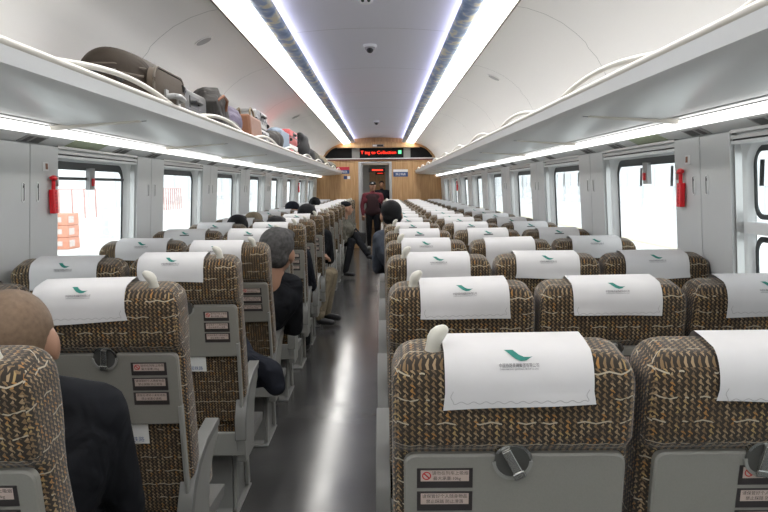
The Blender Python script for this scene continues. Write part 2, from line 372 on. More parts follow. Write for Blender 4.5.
    def rl(mb, name, par=None, **kw):
        mb.v = [(a-sd*.86, b-YB, c_-1.70) for a, b, c_ in mb.v]; return mb.build(name, par or root, **kw)
    a = MB(); a.prism([(sd*.852, 1.788), (sd*.862, 1.745), (sd*.905, 1.722), (sd*1.255, 1.70), (sd*1.255, 1.715), (sd*.92, 1.745), (sd*.875, 1.788)], 'y', YB, YF, M['rack']); rl(a, 'shelf', smooth=30)
    a = MB(); a.prism([(sd*1.30, 1.708), (sd*1.46, 1.715), (sd*1.46, 1.73), (sd*1.275, 1.72)], 'y', YB, YF, M['rack']); rl(a, 'back_shelf')
    a = MB(); a.prism([(sd*1.292, 1.702), (sd*1.318, 1.699), (sd*1.318, 1.712), (sd*1.292, 1.716)], 'y', YB, YF, M['rack']); rl(a, 'light_trim')
    a = MB(); a.prism([(sd*1.25, 1.709), (sd*1.30, 1.709), (sd*1.30, 1.716), (sd*1.25, 1.716)], 'y', YB, YF, M['rackdark']); rl(a, 'slot')
    a = MB(); a.tube([(sd*.858, YB, 1.797), (sd*.858, YF, 1.797)], .0125, M['rim']); rl(a, 'front_rail', smooth=60)
    for k in range(-3, 10):
        ya = 2.20+MOD*k; yb = ya+1.35
        if ya < YB+.1 or yb > YF-.1: continue
        pts = []
        for t in range(25):
            u = t/24; pts.append((sd*.862, ya+(yb-ya)*u, 1.795+.045*math.sin(PI*u)))
        a = MB(); a.tube(pts, .0105, M['rim']); rl(a, 'guard_rail', smooth=60)
    for k in range(-3, 10):
        yy = 3.30+MOD*k
        if yy < YB or yy > YF: continue
        a = MB(); a.prism([(sd*.95, 1.714), (sd*1.325, 1.682), (sd*1.325, 1.703), (sd*.95, 1.722)], 'y', yy-.02, yy+.02, M['rim']); rl(a, 'bracket')
        a = MB(); a.prism([(sd*.93, 1.7185), (sd*1.28, 1.698), (sd*1.28, 1.703), (sd*.93, 1.722)], 'y', yy+.016, yy+.024, M['rackdark']); rl(a, 'shadow_gap')
    tag(root, 'long pale grey overhead luggage rack along the %s wall' % sn + (' loaded with bags' if sd < 0 else ', empty'), 'luggage rack', 'overhead racks')
    # rack lamp
    root = empty('rack_light', (sd*1.34, YB, 1.67))
    for k in range(-4, 10):
        ya, yb = max(YB, 3.30+MOD*k+.006), min(YF, 3.30+MOD*(k+1)-.006)
        if yb-ya < .1: continue
        a = MB(); a.prism([(sd*1.331, 1.692), (sd*1.346, 1.661), (sd*1.360, 1.672), (sd*1.345, 1.70)], 'y', ya, yb, M['lampr'])
        a.v = [(p[0]-sd*1.34, p[1]-YB, p[2]-1.67) for p in a.v]; a.build('diffuser', root)
    a = MB(); a.prism([(sd*1.338, 1.694), (sd*1.354, 1.670), (sd*1.38, 1.670), (sd*1.38, 1.71)], 'y', YB, YF, M['rackdark']); a.v = [(p[0]-sd*1.34, p[1]-YB, p[2]-1.67) for p in a.v]; a.build('housing', root)
    tag(root, 'white glowing strip light running under the %s luggage rack' % sn, 'light', 'strip lights under the racks')
    # ceiling lamp strip
    root = empty('ceiling_light', (sd*.74, YB, 2.44))
    a = MB(); a.prism([(sd*.668, 2.460), (sd*.82, 2.432), (sd*.83, 2.47), (sd*.668, 2.48)], 'y', YB, YF, M['lamp']); a.v = [(p[0]-sd*.74, p[1]-YB, p[2]-2.44) for p in a.v]; a.build('diffuser', root)
    a = MB()
    a.prism([(sd*.822, 2.425), (sd*.832, 2.425), (sd*.832, 2.46), (sd*.822, 2.44)], 'y', YB, YF, M['bagtrim'])
    a.v = [(p[0]-sd*.74, p[1]-YB, p[2]-2.44) for p in a.v]; a.build('lamp_edge', root)
    tag(root, 'long bright white light strip in the %s half of the ceiling' % sn, 'light', 'ceiling strip lights')
    # blue cloud band
    pr = [(sd*(.603+.062*math.cos(t)), 2.478-.03*math.sin(t)) for t in [PI*k/10 for k in range(11)]]+[(sd*.541, 2.485), (sd*.665, 2.485)]
    a = MB(); a.prism(pr, 'y', YB, YF, M['cloud']); tag(a.build('trim_%d' % (3 if sd < 0 else 4), smooth=40), kind='structure')
    a = MB(); a.box(sd*.562-.006, sd*.562+.006, YB, YF, 2.486, 2.500, M['cove']); tag(a.build('cove_light'), 'lilac cove light glowing along the %s edge of the ceiling centre panel' % sn, 'light', 'cove lights')

# ceiling: centre panel plus curved sides in one mesh, with seams
def cz(x): return 2.575-.035*(x/.60)**2
ce = MB()
xs = [-.62+1.24*k/16 for k in range(17)]
ce.loft([[(x, YB, cz(x)) for x in xs]+[(x, YB, cz(x)+.03) for x in xs[::-1]], [(x, YF, cz(x)) for x in xs]+[(x, YF, cz(x)+.03) for x in xs[::-1]]], M['ceilc'])
SP = [(.82, 2.442), (.90, 2.428), (1.0, 2.395), (1.10, 2.345), (1.18, 2.285), (1.235, 2.235), (1.25, 2.205), (1.30, 2.15), (1.345, 2.07), (1.375, 1.98), (1.395, 1.88), (1.40, 1.72)]
for sd in (-1, 1):
    pr = [(sd*a, b) for a, b in SP]+[(sd*(a+.04), b+.04) for a, b in SP[::-1]]
    ce.loft([[(a, YB, b) for a, b in pr], [(a, YF, b) for a, b in pr]], M['ceil'])
    ce.loft([[(sd*a_, y_, b_) for a_, b_ in ((.60, 2.487), (.66, 2.483), (.83, 2.475), (.9, 2.6), (.6, 2.62))] for y_ in (YB, YF)], M['ceilc'])
    for y in [.25+2.1*k for k in range(9)]:
        pr2 = [(sd*(a-.0015), b-.0015) for a, b in SP]
        ce.add([p for a, b in pr2 for p in ((a, y, b), (a, y+.007, b))], [(2*i, 2*i+1, 2*i+3, 2*i+2) for i in range(len(pr2)-1)], M['seam'])
for y in [1.95+1.87*k for k in range(9)]:
    ce.add([p for x in xs for p in ((x, y, cz(x)-.001), (x, y+.008, cz(x)-.001))], [(2*i, 2*i+1, 2*i+3, 2*i+2) for i in range(16)], M['seam'])
tag(ce.build('ceiling', smooth=25), kind='structure')

# ceiling fittings
def dome(y, two, label):
    root = empty('ceiling_camera' if not two else 'smoke_detector', (-.015, y, cz(0)))
    a = MB(); a.disc((0, 0, -.022), .055, 24, 'z', .022, M['white']); a.build('base', root, smooth=40, bevel=.004)
    if two:
        a = MB(); a.ell((0, 0, -.022), (.048, .048, .03), M['white']); a.build('housing', root, smooth=60)
        for s in (-1, 1):
            a = MB(); a.ell((s*.018, -.034, -.035), (.011, .011, .011), M['blackp']); a.build('sensor', root, smooth=60)
    else:
        a = MB(); a.ell((0, 0, -.022), (.045, .045, .035), M['casesil']); a.build('housing', root, smooth=60)
        a = MB(); a.ell((0, -.01, -.04), (.03, .034, .03), M['blackp']); a.build('lens_dome', root, smooth=60)
    tag(root, label, 'camera' if not two else 'detector')
dome(4.75, True, 'white two-eyed sensor dome on the ceiling centre, nearest the camera')
dome(6.35, False, 'white ceiling dome camera with dark lens, behind the two-eyed sensor')
dome(13.6, False, 'small far dome camera on the ceiling near the wooden end wall')
for sx, y, t in ((-1, 5.0, 'left side ceiling nearest the camera'), (-1, 10.3, 'left side ceiling farther down'), (1, 6.8, 'right side ceiling')):
    a = MB(); root = empty('ceiling_speaker', (sx*1.055, y, 2.366), (0, sx*rad(25), 0))
    a.disc((0, 0, -.006), .062, 28, 'z', .008, M['ceil']); a.build('rim', root, smooth=40)
    a = MB(); a.disc((0, 0, -.008), .05, 28, 'z', .002, M['plaqueg']); a.v = [(p[0], p[1], p[2]) for p in a.v]; a.build('grille', root)
    root.children[1].data.materials[0] = M['ceil']
    tag(root, 'flat round speaker cover on the '+t, 'speaker', 'ceiling speaker covers')

# back wall behind camera
tag(MB().box(-1.7, 1.7, YB-.05, YB, 0, 2.65, M['wall']).build('wall_back'), kind='structure')

# ------------------------------------------------------------------ end wall
DX0, DX1, DZ = -.435, .275, 1.985
ew = MB()
for x0, x1, z0, z1 in ((-1.62, DX0-.04, 0, 2.1), (DX1+.03, 1.62, 0, 2.1), (DX0-.04, DX1+.03, DZ+.03, 2.1), (-1.62, 1.62, 2.1, 2.65)):
    ew.box(x0, x1, YF, YF+.06, z0, z1, M['wood'])
tag(ew.build('wall_front'), kind='structure')
a = MB(); a.prism([(-.95, 2.33), (-.66, 2.40), (-.3, 2.455), (0, 2.465), (.3, 2.455), (.66, 2.40), (.95, 2.33)], 'y', YF-.25, YF-.002, M['wood']); tag(a.build('trim_5'), kind='structure')
a = MB(); a.box(-1.3, 1.3, YF-.05, YF-.001, 2.045, 2.075, M['redtrim']); a.box(-1.3, 1.3, YF-.07, YF-.001, 2.075, 2.095, M['white']); tag(a.build('trim_6'), kind='structure')
root = empty('display_board', (0, YF, 2.1))
def disp(x0, x1, flare):
    return None
def band(x, z0=.0, z1=.235):
    xx = min(1, abs(x)/1.26); top = .245*(1-max(0, (abs(x)-.95)/.31)**2.2)
    return max(.03, top)
def seg(x0, x1, mat, name, y0, n=14):
    pts = [(x0+(x1-x0)*k/n) for k in range(n+1)]
    pr = [(x, 0) for x in pts]+[(x, band(x)) for x in pts[::-1]]
    a = MB(); a.prism(pr, 'y', y0, -.001, mat); return a.build(name, root)
seg(-1.25, -.62, M['black'], 'side_panel', -.05); seg(-.44, .58, M['black'], 'screen', -.05); seg(.74, 1.25, M['black'], 'side_panel', -.05)
seg(-.62, -.44, M['armp'], 'divider', -.04); seg(.58, .74, M['armp'], 'divider', -.04)
a = MB(); a.text('T ing to Collection', .108, lambda u, v: (u+.0, -.052, .09+v), M['ledr']); a.build('red_lettering', root)
a = MB(); a.box(.46, .53, -.053, -.051, .09, .17, M['ledg']); a.build('green_symbol', root)
tag(root, 'wide black destination display with red glowing letters above the end door', 'display')
a = MB(); a.box(-.14, .12, YF-.27, YF-.251, 2.345, 2.40, M['plaqueg']); a.box(-.13, -.04, YF-.273, YF-.27, 2.355, 2.39, M['whitesign']); a.box(-.03, .11, YF-.273, YF-.27, 2.352, 2.393, M['blackp']); tag(a.build('car_number_plate'), 'small grey and black number plate on the wood above the display', 'plate')
# door frame + sliding door leaf
fr = MB(); fr.box(DX0-.04, DX0+.012, YF-.04, YF+.1, 0, DZ+.03, M['door']); fr.box(DX1-.012, DX1+.03, YF-.04, YF+.1, 0, DZ+.03, M['door']); fr.box(DX0+.012, DX1-.012, YF-.04, YF+.1, DZ, DZ+.03, M['door'])
tag(fr.build('door_1', bevel=.004), kind='structure')
root = empty('sliding_door', (DX0+.05, YF+.03, 0)); a = MB(); a.box(-.035, .0, 0, .03, .01, DZ-.01, M['door']); a.build('door_leaf', root)
a = MB(); a.box(-.025, -.012, -.02, 0, .95, 1.1, M['blackp']); a.build('pull_handle', root)
tag(root, 'pale grey sliding door slid open at the left of the doorway', 'door')
# signs
root = empty('notice_sign', (-.855, YF-.012, 1.70)); 
a = MB(); a.box(-.17, .17, 0, .012, .13, .20, M['redsign']); a.build('red_header', root)
a = MB(); a.box(-.17, .17, 0, .012, .04, .13, M['bluesign']); a.text('车厢服务', .06, lambda u, v: (u, -.001, .065+v), M['whitesign']); a.build('navy_panel', root)
tag(root, 'red and navy notice sign on the wood wall left of the doorway', 'sign')
a = MB(); a.box(-.82, -.74, YF-.012, YF, 1.615, 1.69, M['bluesign']); a.box(-.735, -.67, YF-.012, YF, 1.62, 1.685, M['whitesign']); tag(a.build('toilet_sign'), 'tiny blue and white sign under the red and navy notice', 'sign')
root = empty('notice_sign', (.51, YF-.012, 1.64))
a = MB(); a.box(-.17, .17, 0, .012, .13, .19, M['whitesign']); a.build('white_header', root)
a = MB(); a.box(-.17, .17, 0, .012, .02, .13, M['bluesign']); a.text('禁止吸烟', .06, lambda u, v: (u, -.001, .055+v), M['whitesign']); a.build('navy_panel', root)
tag(root, 'white and navy notice sign on the wood wall right of the doorway', 'sign')
# vestibule and next car
vb = MB()
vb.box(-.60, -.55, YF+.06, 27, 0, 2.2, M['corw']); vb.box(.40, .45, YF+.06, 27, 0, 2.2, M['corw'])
tag(vb.build('wall_vestibule'), kind='structure')
tag(MB().box(-.6, .45, YF, 27, -.05, 0, M['floor']).build('floor_vestibule'), kind='structure')
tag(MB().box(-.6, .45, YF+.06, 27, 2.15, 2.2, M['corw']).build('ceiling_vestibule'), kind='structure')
tag(MB().box(-.6, .45, 27, 27.05, 0, 2.2, M['wood']).build('wall_far'), kind='structure')
fr = MB()
for y, x0, x1 in ((19.6, -.42, .26), (23.2, -.30, .18)):
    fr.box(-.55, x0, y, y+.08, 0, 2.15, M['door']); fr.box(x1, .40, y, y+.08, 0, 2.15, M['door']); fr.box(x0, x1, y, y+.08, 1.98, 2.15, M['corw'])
tag(fr.build('door_2'), kind='structure')
for y, x0, x1, z0, z1, n in ((19.5, -.26, .16, 1.80, 1.90, 'nearer'), (23.1, -.12, .14, 1.79, 1.87, 'farther')):
    root = empty('display_board', ((x0+x1)/2, y, z0)); w = (x1-x0)/2
    a = MB(); a.box(-w, w, 0, .03, 0, z1-z0, M['black']); a.build('screen', root)
    a = MB(); a.box(-w*.6, w*.7, -.003, 0, .035, z1-z0-.035, M['ledr']); a.build('red_lettering', root)
    tag(root, 'small black display with red letters over the %s doorway of the next car' % n, 'display')
for y in (18.9, 21.3, 25):
    tag(MB().box(-.2, .15, y-.2, y+.2, 2.135, 2.149, M['corr']).build('corridor_fill_light'), 'added glowing panel that brightens the corridor beyond the end door', 'light', 'corridor fill lights')  # unseen glowing panels, added to brighten the corridor

# ------------------------------------------------------------------ seats
PIV_Z, BL, REC = .42, .715, rad(9)
TOPOFF = BL*math.sin(REC)
HW = .2225
def prof(z):
    """backrest section at local z: half width, rear y, front y"""
    t = z/BL
    hw = HW-.004*max(0, .35-t)
    yb = 0.
    if z > .525: yb = -.032*min(1, (z-.525)/.03)
    if z > .60: yb += .008*((z-.60)/.115)**2
    yf = .105+.02*math.sin(PI*min(1, z/.45)) if z < .45 else .105
    if z > .50: yf = .105+.018*math.sin(PI*min(1, (z-.50)/.24))
    return hw, yb, yf
def backrest_mesh():
    mb = MB(); rings = []
    zs = [0, .02, .10, .2, .3, .4, .47, .520, .532, .543, .557, .58, .61, .64, .66]
    def ring(z, hw, yb, yf, r, bow=0.):
        p = rrect(-hw, hw, yb, yf, r, 4); return [(a, b, z+bow*(1-(a/hw)**2)) for a, b in p]
    for z in zs:
        hw, yb, yf = prof(z); rings.append(ring(z, hw, yb, yf, .03))
    hw, yb, yf = prof(.66)
    for k in range(1, 8):
        a = k/7*PI/2; e = 1-math.cos(a)
        rings.append(ring(.66+.055*math.sin(a), hw-.042*e, yb+.045*e, yf-.034*e, .03-.012*e, bow=.003))
    mb.loft(rings, M['fabric'])
    return mb
seatparts = {}
def tray_mb():
    mb = MB(); pr = rrect(-.201, .211, .30, .527, .022, 5); pi = rrect(-.197, .207, .304, .523, .019, 5)
    mb.loft([[(a, .0, b) for a, b in pr], [(a, -.014, b) for a, b in pr], [(a, -.018, b) for a, b in pi]], M['tray']); return mb
def latch_mb():
    mb = MB(); mb.disc((0, -.021, .515), .034, 24, 'y', .012, M['latchd'])
    n = 20
    for a0, a1, mat in ((180, 360, M['trayrim']), (10, 150, M['latch'])):
        o = [(.037*math.cos(rad(a0+(a1-a0)*k/n)), .037*math.sin(rad(a0+(a1-a0)*k/n))) for k in range(n+1)]
        i = [(a*.84, b*.84) for a, b in o]
        pr = o+i[::-1]
        mb.prism([(a, .515+b) for a, b in pr], 'y', -.024, -.008, mat)
    return mb
def lever_mb(ang):
    mb = MB(); r = Matrix.Rotation(ang, 3, 'Y')
    t = MB(); t.box(-.009, .009, -.034, -.022, -.032, .03, M['latch']); t.box(-.012, .012, -.036, -.03, -.032, -.018, M['latch'])
    mb.add([(r @ Vector(v))+Vector((0, 0, .515)) for v in t.v], t.f, M['latch']); return mb
def sticker_mb(x, z, kind):
    mb = MB(); mb.box(x-.052, x+.052, -.0195, -.017, z-.020, z+.020, M['stick'])
    mb.box(x-.045, x+.045, -.0200, -.0195, z-.006, z+.0165, M['stickl'])
    pl = lambda dx, dz: (lambda u, v: (x+dx+u, -.0203, z+dz+v))
    if kind == 0:
        c = (x-.034, z+.0055)
        n = 18
        o = [(c[0]+.0085*math.cos(2*PI*k/n), -.0203, c[1]+.0085*math.sin(2*PI*k/n)) for k in range(n)]
        i = [(c[0]+.0062*math.cos(2*PI*k/n), -.0203, c[1]+.0062*math.sin(2*PI*k/n)) for k in range(n)]
        mb.ringloop(o, i, M['redp']); mb.add([(c[0]-.006, -.0203, c[1]+.004), (c[0]-.004, -.0203, c[1]+.006), (c[0]+.006, -.0203, c[1]-.004), (c[0]+.004, -.0203, c[1]-.006)], [(0, 1, 2, 3)], M['redp'])
        mb.text('请勿在列车上吸烟', .0085, pl(.010, .008), M['ink']); mb.text('最大承重:10kg', .0085, pl(.004, -.003), M['ink'])
    elif kind == 1:
        mb.text('请保管好个人随身物品', .0085, pl(0, .008), M['ink']); mb.text('禁止踩踏 防止滑落', .0085, pl(0, -.003), M['ink'])
    else:
        mb.text('使用后请将小桌板收起', .0085, pl(0, .008), M['ink']); mb.text('禁止坐靠小桌板', .0085, pl(0, -.003), M['ink'])
    return mb
def trayarm_mb(s):
    mb = MB(); x = s*.207;    mb.prism([(x-.006, -.001), (x+.006, -.001), (x+.006, -.022), (x+.003, -.026), (x-.003, -.026), (x-.006, -.022)], 'z', .03, .36, M['trayrim']); return mb
def grip_mb(s):
    mb = MB()
    pts = [(-.0*s, .035, .688), (-.004*s, .033, .715), (-.002*s, .03, .738), (.010*s, .026, .755), (.024*s, .022, .763)]
    mb.tube([(s*0+p[0], p[1], p[2]) for p in pts], [.021, .020, .0185, .0145, .006], M['ivory'], 16); return mb
def cushion_mb():
    mb = MB(); rings = []
    for y, r0, dz in ((.02, .02, 0), (.05, .035, .01), (.25, .04, .012), (.42, .045, .006), (.455, .04, -.012), (.47, .03, -.035)):
        e = max(0, (y-.42)/.05)
        rings.append([(a, y, b) for a, b in rrect(-.18+.02*e, .18-.02*e, .345+.02*e, .465+dz, r0*.9, 4)])
    mb.loft(rings, M['fabric']); return mb
def base_mb():
    mb = MB(); mb.prism([(-.03, .30), (.42, .31), (.44, .345), (.0, .372), (-.045, .372), (-.045, .32)], 'x', -.221, .221, M['ped']); return mb
def rearshell_mb():
    mb = MB(); mb.box(-.221, .221, -.055, -.03, .30, .40, M['trayrim']); return mb
def pedestal_mb(s):
    x = s*.10; mb = MB()
    mb.prism([(.05, .31), (.38, .31), (.33, .03), (.35, 0), (.02, 0), (.04, .03)], 'x', x-.055, x+.045, M['ped'])
    xo = s*.155
    mb.prism([(.06, .31), (.10, .31), (.08, .02), (.04, .02)], 'x', xo-.008, xo+.008, M['trayrim'])
    mb.prism([(.30, .31), (.35, .31), (.38, .02), (.33, .02)], 'x', xo-.008, xo+.008, M['trayrim'])
    mb.box(min(x, xo)-.06, max(x, xo)+.06 if s < 0 else xo+.012, .01, .39, 0, .012, M['ped'])
    return mb
def arm_prof(grow=0.):
    return [(-.045, .30), (-.065, .40), (-.055, .49), (-.015, .555), (.06, .60), (.16, .632), (.33, .648), (.345, .64), (.345, .60), (.27, .565), (.20, .50), (.175, .42), (.16, .30)]
def armrest_mb(s):
    x = s*(.205 if s > 0 else .243); mb = MB(); pr = [(a, b-.03) for a, b in arm_prof()]
    mb.prism(pr, 'x', x-.019, x+.019, M['armp'])
    return mb
def armpad_mb(s, x=None):
    x = s*(.205 if s > 0 else .243) if x is None else x; mb = MB()
    top = [(-.07, .40), (-.06, .495), (-.018, .562), (.06, .608), (.16, .64), (.335, .657), (.352, .648)]
    bot = [(.346, .628), (.33, .628), (.16, .612), (.07, .58), (0, .53), (-.035, .475), (-.046, .40)]
    mb.prism([(a, b-.03) for a, b in top+bot], 'x', x-.0235, x+.0235, M['armcap']); return mb
def inarm_mb(x):
    mb = MB(); mb.prism([(.08, .585), (.10, .615), (.36, .635), (.375, .62), (.36, .60), (.12, .565)], 'x', x-.02, x+.02, M['armcap']); return mb

def make_seat(side, pos, detail):
    """side -1/1; pos 'aisle','middle','window'"""
    root = empty('train_seat', (0, 0, 0))
    s = -side       # x direction of the aisle, seen from the seat
    b = backrest_mesh().build('backrest', root, smooth=50, loc=(0, 0, PZ[side]), rot=(REC, 0, 0))
    tray_mb().build('tray_table', b, smooth=40)
    if detail:
        latch_mb().build('tray_latch', b, smooth=40); lever_mb({'aisle': rad(-28) if side > 0 else rad(5), 'middle': rad(10), 'window': rad(-8)}[pos]).build('latch_lever', b, bevel=.002)
        sx = {(1, 'aisle'): -.125, (1, 'middle'): 0.01, (1, 'window'): .12, (-1, 'aisle'): .125, (-1, 'window'): .125}[(side, pos)]
        for k, z in enumerate((.480, .432, .386)): sticker_mb(sx, z, k).build('warning_sticker', b)
    for k in (-1, 1): trayarm_mb(k).build('tray_arm', b)
    if pos == 'aisle':
        g = grip_mb(side).build('grab_handle', b, smooth=60, loc=(s*.142, 0, 0)); ss = g.modifiers.new('s', 'SUBSURF'); ss.levels = ss.render_levels = 1
        armrest_mb(s).build('armrest', root, bevel=.004); armpad_mb(s).build('armrest_pad', root, smooth=30, bevel=.003)
        pedestal_mb(s).build('pedestal', root, bevel=.004)
    if pos == 'window':
        pedestal_mb(-s).build('pedestal', root)
    if pos != 'aisle':
        inarm_mb(s*.228).build('armrest', root, bevel=.004)
    cushion_mb().build('seat_cushion', root, smooth=50); base_mb().build('base_frame', root); rearshell_mb().build('rear_shell', root, bevel=.004)
    return root

# headrest cover
CW = .133
def cover_path(n=6, rear=.632, front=.61):
    """points (y,z) following the top of the backrest from rear hem to front hem"""
    hw, yb, yf = prof(.66); P_ = []; G = .008
    for k in range(5): z = rear+(.66-rear)*k/4; P_.append((prof(z)[1]-G, z))
    for k in range(1, 8):
        a = k/8*PI/2; e = 1-math.cos(a); P_.append((yb+.045*e-G*math.cos(a), .66+.055*math.sin(a)+(G+.001)*math.sin(a)+.003*k/8))
    P_.append(((yb+.045+yf-.034)/2, .727))
    for k in range(7, 0, -1):
        a = k/8*PI/2; e = 1-math.cos(a); P_.append((yf-.034*e+G*math.cos(a), .66+.055*math.sin(a)+(G+.001)*math.sin(a)+.003*k/8))
    for k in range(5): z = .66+(front-.66)*k/4; P_.append((prof(z)[2]+G, z))
    return P_
def crown(sv):
    """(y, z) on the cloth, sv metres down the rear face from the crest"""
    Rr = .056; th = PI/2-sv/Rr; hw, yb, yf = prof(.66)
    if th > 0: return (yb+.045*(1-math.cos(th))-.0098*math.cos(th)-.0008, .66+.055*math.sin(th)+.012*math.sin(th))
    z = .66-(sv-Rr*PI/2); return (prof(z)[1]-.0104, z)
def cover_mb(wob, w=CW, rear=.632, front=.61):
    mb = MB(); pth = cover_path(6, rear, front); nx = 10; vs = []; fs = []
    rr = random.Random(wob)
    a1, a2 = rr.uniform(-.006, .006), rr.uniform(-.004, .004)
    for i, (y, z) in enumerate(pth):
        t = max(0, 1-i/4)
        for j in range(nx+1):
            u = j/nx*2-1
            x = w*u*(1+.012*t)+a2*t*u
            dy = -.0025*t*math.sin(3*u+wob)-.0015*t
            dz = t*(a1*u)
            vs.append((x, y+dy, z+dz-0*(u*u)))
    n = nx+1
    for i in range(len(pth)-1):
        for j in range(nx): fs.append((i*n+j, i*n+j+1, (i+1)*n+j+1, (i+1)*n+j))
    mb.add(vs, fs, M['cover']); return mb
def logo_mb(dx=0.):
    mb = MB()
    # flag wedge sweeping into a tail
    up = [(-.024, .0), (-.008, .0), (-.004, -.006), (.002, -.013), (.010, -.0175), (.020, -.018), (.026, -.0165)]
    lo = [(-.024, .0), (-.019, -.006), (-.013, -.014), (-.006, -.021), (.004, -.0255), (.014, -.0245), (.026, -.0165)]
    n = len(up); P_ = [(dx+a, *crown(.012-b)) for a, b in up]+[(dx+a, *crown(.012-b)) for a, b in lo]
    mb.add(P_, [(i, i+1, n+i+1, n+i) for i in range(n-1)], M['teal'])
    return mb
def lettering_mb(full):
    mb = MB()
    if full:
        mb.text('中国铁路青藏集团有限公司', .0078, lambda u, v: (u*.77, *crown(.048-v)), M['ink'])
        mb.text('CHINA RAILWAY QINGZANG GROUP CO.,LTD.', .0036, lambda u, v: (u*.9, *crown(.0525-v)), M['ink'])
    else:
        mb.add([(-.03, *crown(.046)), (.03, *crown(.046)), (.03, *crown(.040)), (-.03, *crown(.040))], [(0, 1, 2, 3)], M['ink'])
    return mb
def stitch_mb():
    mb = MB(); pts = []
    def wave(t): return .0022*math.sin(t*2*PI/.022)
    zt, zb, xx = .665, .643, CW-.012
    line = []
    n = 12
    for k in range(n+1):
        z = zt+(zb-zt)*k/n; line.append((-xx+wave(z), z))
    m = 90
    for k in range(1, m+1):
        x = -xx+2*xx*k/m; line.append((x, zb+wave(x)))
    for k in range(1, n+1):
        z = zb+(zt-zb)*k/n; line.append((xx+wave(z), z))
    w = .0006
    for i in range(len(line)-1):
        (x0, z0), (x1, z1) = line[i], line[i+1]; l = math.hypot(x1-x0, z1-z0) or 1; nx_, nz_ = -(z1-z0)/l*w, (x1-x0)/l*w
        mb.add([(x0-nx_, (prof(z0)[1]-.0122), z0-nz_), (x1-nx_, (prof(z1)[1]-.0122), z1-nz_), (x1+nx_, (prof(z1)[1]-.0122), z1+nz_), (x0+nx_, (prof(z0)[1]-.0122), z0+nz_)], [(0, 1, 2, 3)], M['stitch'])
    return mb
cover_meshes = [cover_mb(k, rear=.632+.004*math.sin(k*2.1)).mesh('headrest_cover', 60) for k in range(6)]+[cover_mb(9, rear=.585, front=.65).mesh('headrest_cover', 60)]
_logo = logo_mb().mesh('logo'); _let = lettering_mb(True).mesh('lettering'); _let2 = lettering_mb(False).mesh('lettering'); _st = stitch_mb().mesh('stitching')
def make_cover(mat, dx, tilt, dz, near, k, slip=False):
    o = bpy.data.objects.new('headrest_cover', cover_meshes[6 if slip else k % 6]); C.objects.link(o)
    o.matrix_world = mat @ Matrix.Translation((dx, 0, 0)) @ Matrix.Translation((0, 0, .66)) @ Matrix.Rotation(tilt, 4, 'Y') @ Matrix.Translation((0, 0, -.66+dz))
    sol = None
    for nm, me in (('logo', _logo), ('lettering', _let if near < 4 else _let2)) + ((('stitching', _st),) if near < 2 else ()):
        if near > 9 or slip: continue
        c = bpy.data.objects.new(nm, me); C.objects.link(c); c.parent = o
    return o

protos = {}
XR = {'aisle': .08+.2275, 'middle': .08+.46+.2275, 'window': .08+.92+.2275}
XL = {'aisle': -.515-.2275, 'window': -.515-.455-.2275}
PZ = {1: .416, -1: .436}
special = { # (side,pos,row): extra recline (deg), yaw(deg), dx
 (-1, 'window', 2): (5, 0, 0), (-1, 'aisle', 3): (7, 0, .0), (-1, 'window', 1): (2, 0, 0), (-1, 'aisle', 0): (2, 0, 0), (-1, 'aisle', 4): (1, 0, 0), (-1, 'aisle', 6): (5, 0, 0), (-1, 'aisle', 9): (6, 0, 0),
 (1, 'aisle', 0): (0, -.6, 0), (1, 'middle', 0): (0, 0, .005), (1, 'middle', 3): (1, 0, 0), (1, 'window', 3): (-1, 0, 0), (1, 'window', 6): (3, 0, 0), (1, 'middle', 7): (3, 0, 0)}
covsp = {(1, 'aisle', 0): (.006, -.4, 0), (1, 'aisle', 1): (.008, -1.2, 0), (1, 'middle', 3): (-.01, -1.2, .001), (1, 'middle', 0): (.03, 0, 0), (-1, 'aisle', 1): (-.055, -1.0, .001), (-1, 'aisle', 2): (-.045, 0, 0), (-1, 'aisle', 0): (-.09, 0, 0), (-1, 'window', 2): (.0, 0, 0)}
cn = 0
for side, XX, y0, dy, sn in ((1, XR, 1.375, .926, 'right'), (-1, XL, 1.29, .914, 'left')):
    for row in range(18):
        for pos, x in XX.items():
            det = row < 9
            key = (side, pos, det)
            if key not in protos: protos[key] = make_seat(side, pos, det); o = protos[key]
            else: o = copy_tree(protos[key])
            er, yaw, dx = special.get((side, pos, row), (R.uniform(-.6, .9), R.uniform(-.15, .15), 0))
            o.location = (x+dx, y0+dy*row+TOPOFF, 0); o.rotation_euler = (0, 0, rad(yaw))
            b = [c for c in o.children if c.name.startswith('backrest')][0]
            b.rotation_euler = (REC+rad(er), 0, 0)
            wh = {'aisle': 'aisle seat', 'middle': 'middle seat', 'window': 'window seat'}[pos]
            tag(o, 'brown tweed train %s on the %s of the aisle, %s row from the camera' % (wh, sn, ORD[row]), 'seat', 'train seats')
            mat = Matrix.Translation(o.location) @ Matrix.Rotation(rad(yaw), 4, 'Z') @ Matrix.Translation((0, 0, PZ[side])) @ Matrix.Rotation(REC+rad(er), 4, 'X')
            d = covsp.get((side, pos, row))
            if d is None: d = ((-.045 if (side < 0 and pos == 'aisle') else 0)+R.uniform(-.008, .008), R.uniform(-.7, .7), R.uniform(.000, .002))
            c = make_cover(mat, d[0], rad(d[1]), d[2], row, cn, (side, pos, row) == (1, 'middle', 3)); cn += 1
            tag(c, 'white headrest cloth with teal logo over the %s %s, %s row back' % (sn, wh, ORD[row]) if row <= 9 else 'plain far white headrest cloth over the %s %s, %s row back' % (sn, wh, ORD[row]), 'headrest cover', 'white headrest covers')
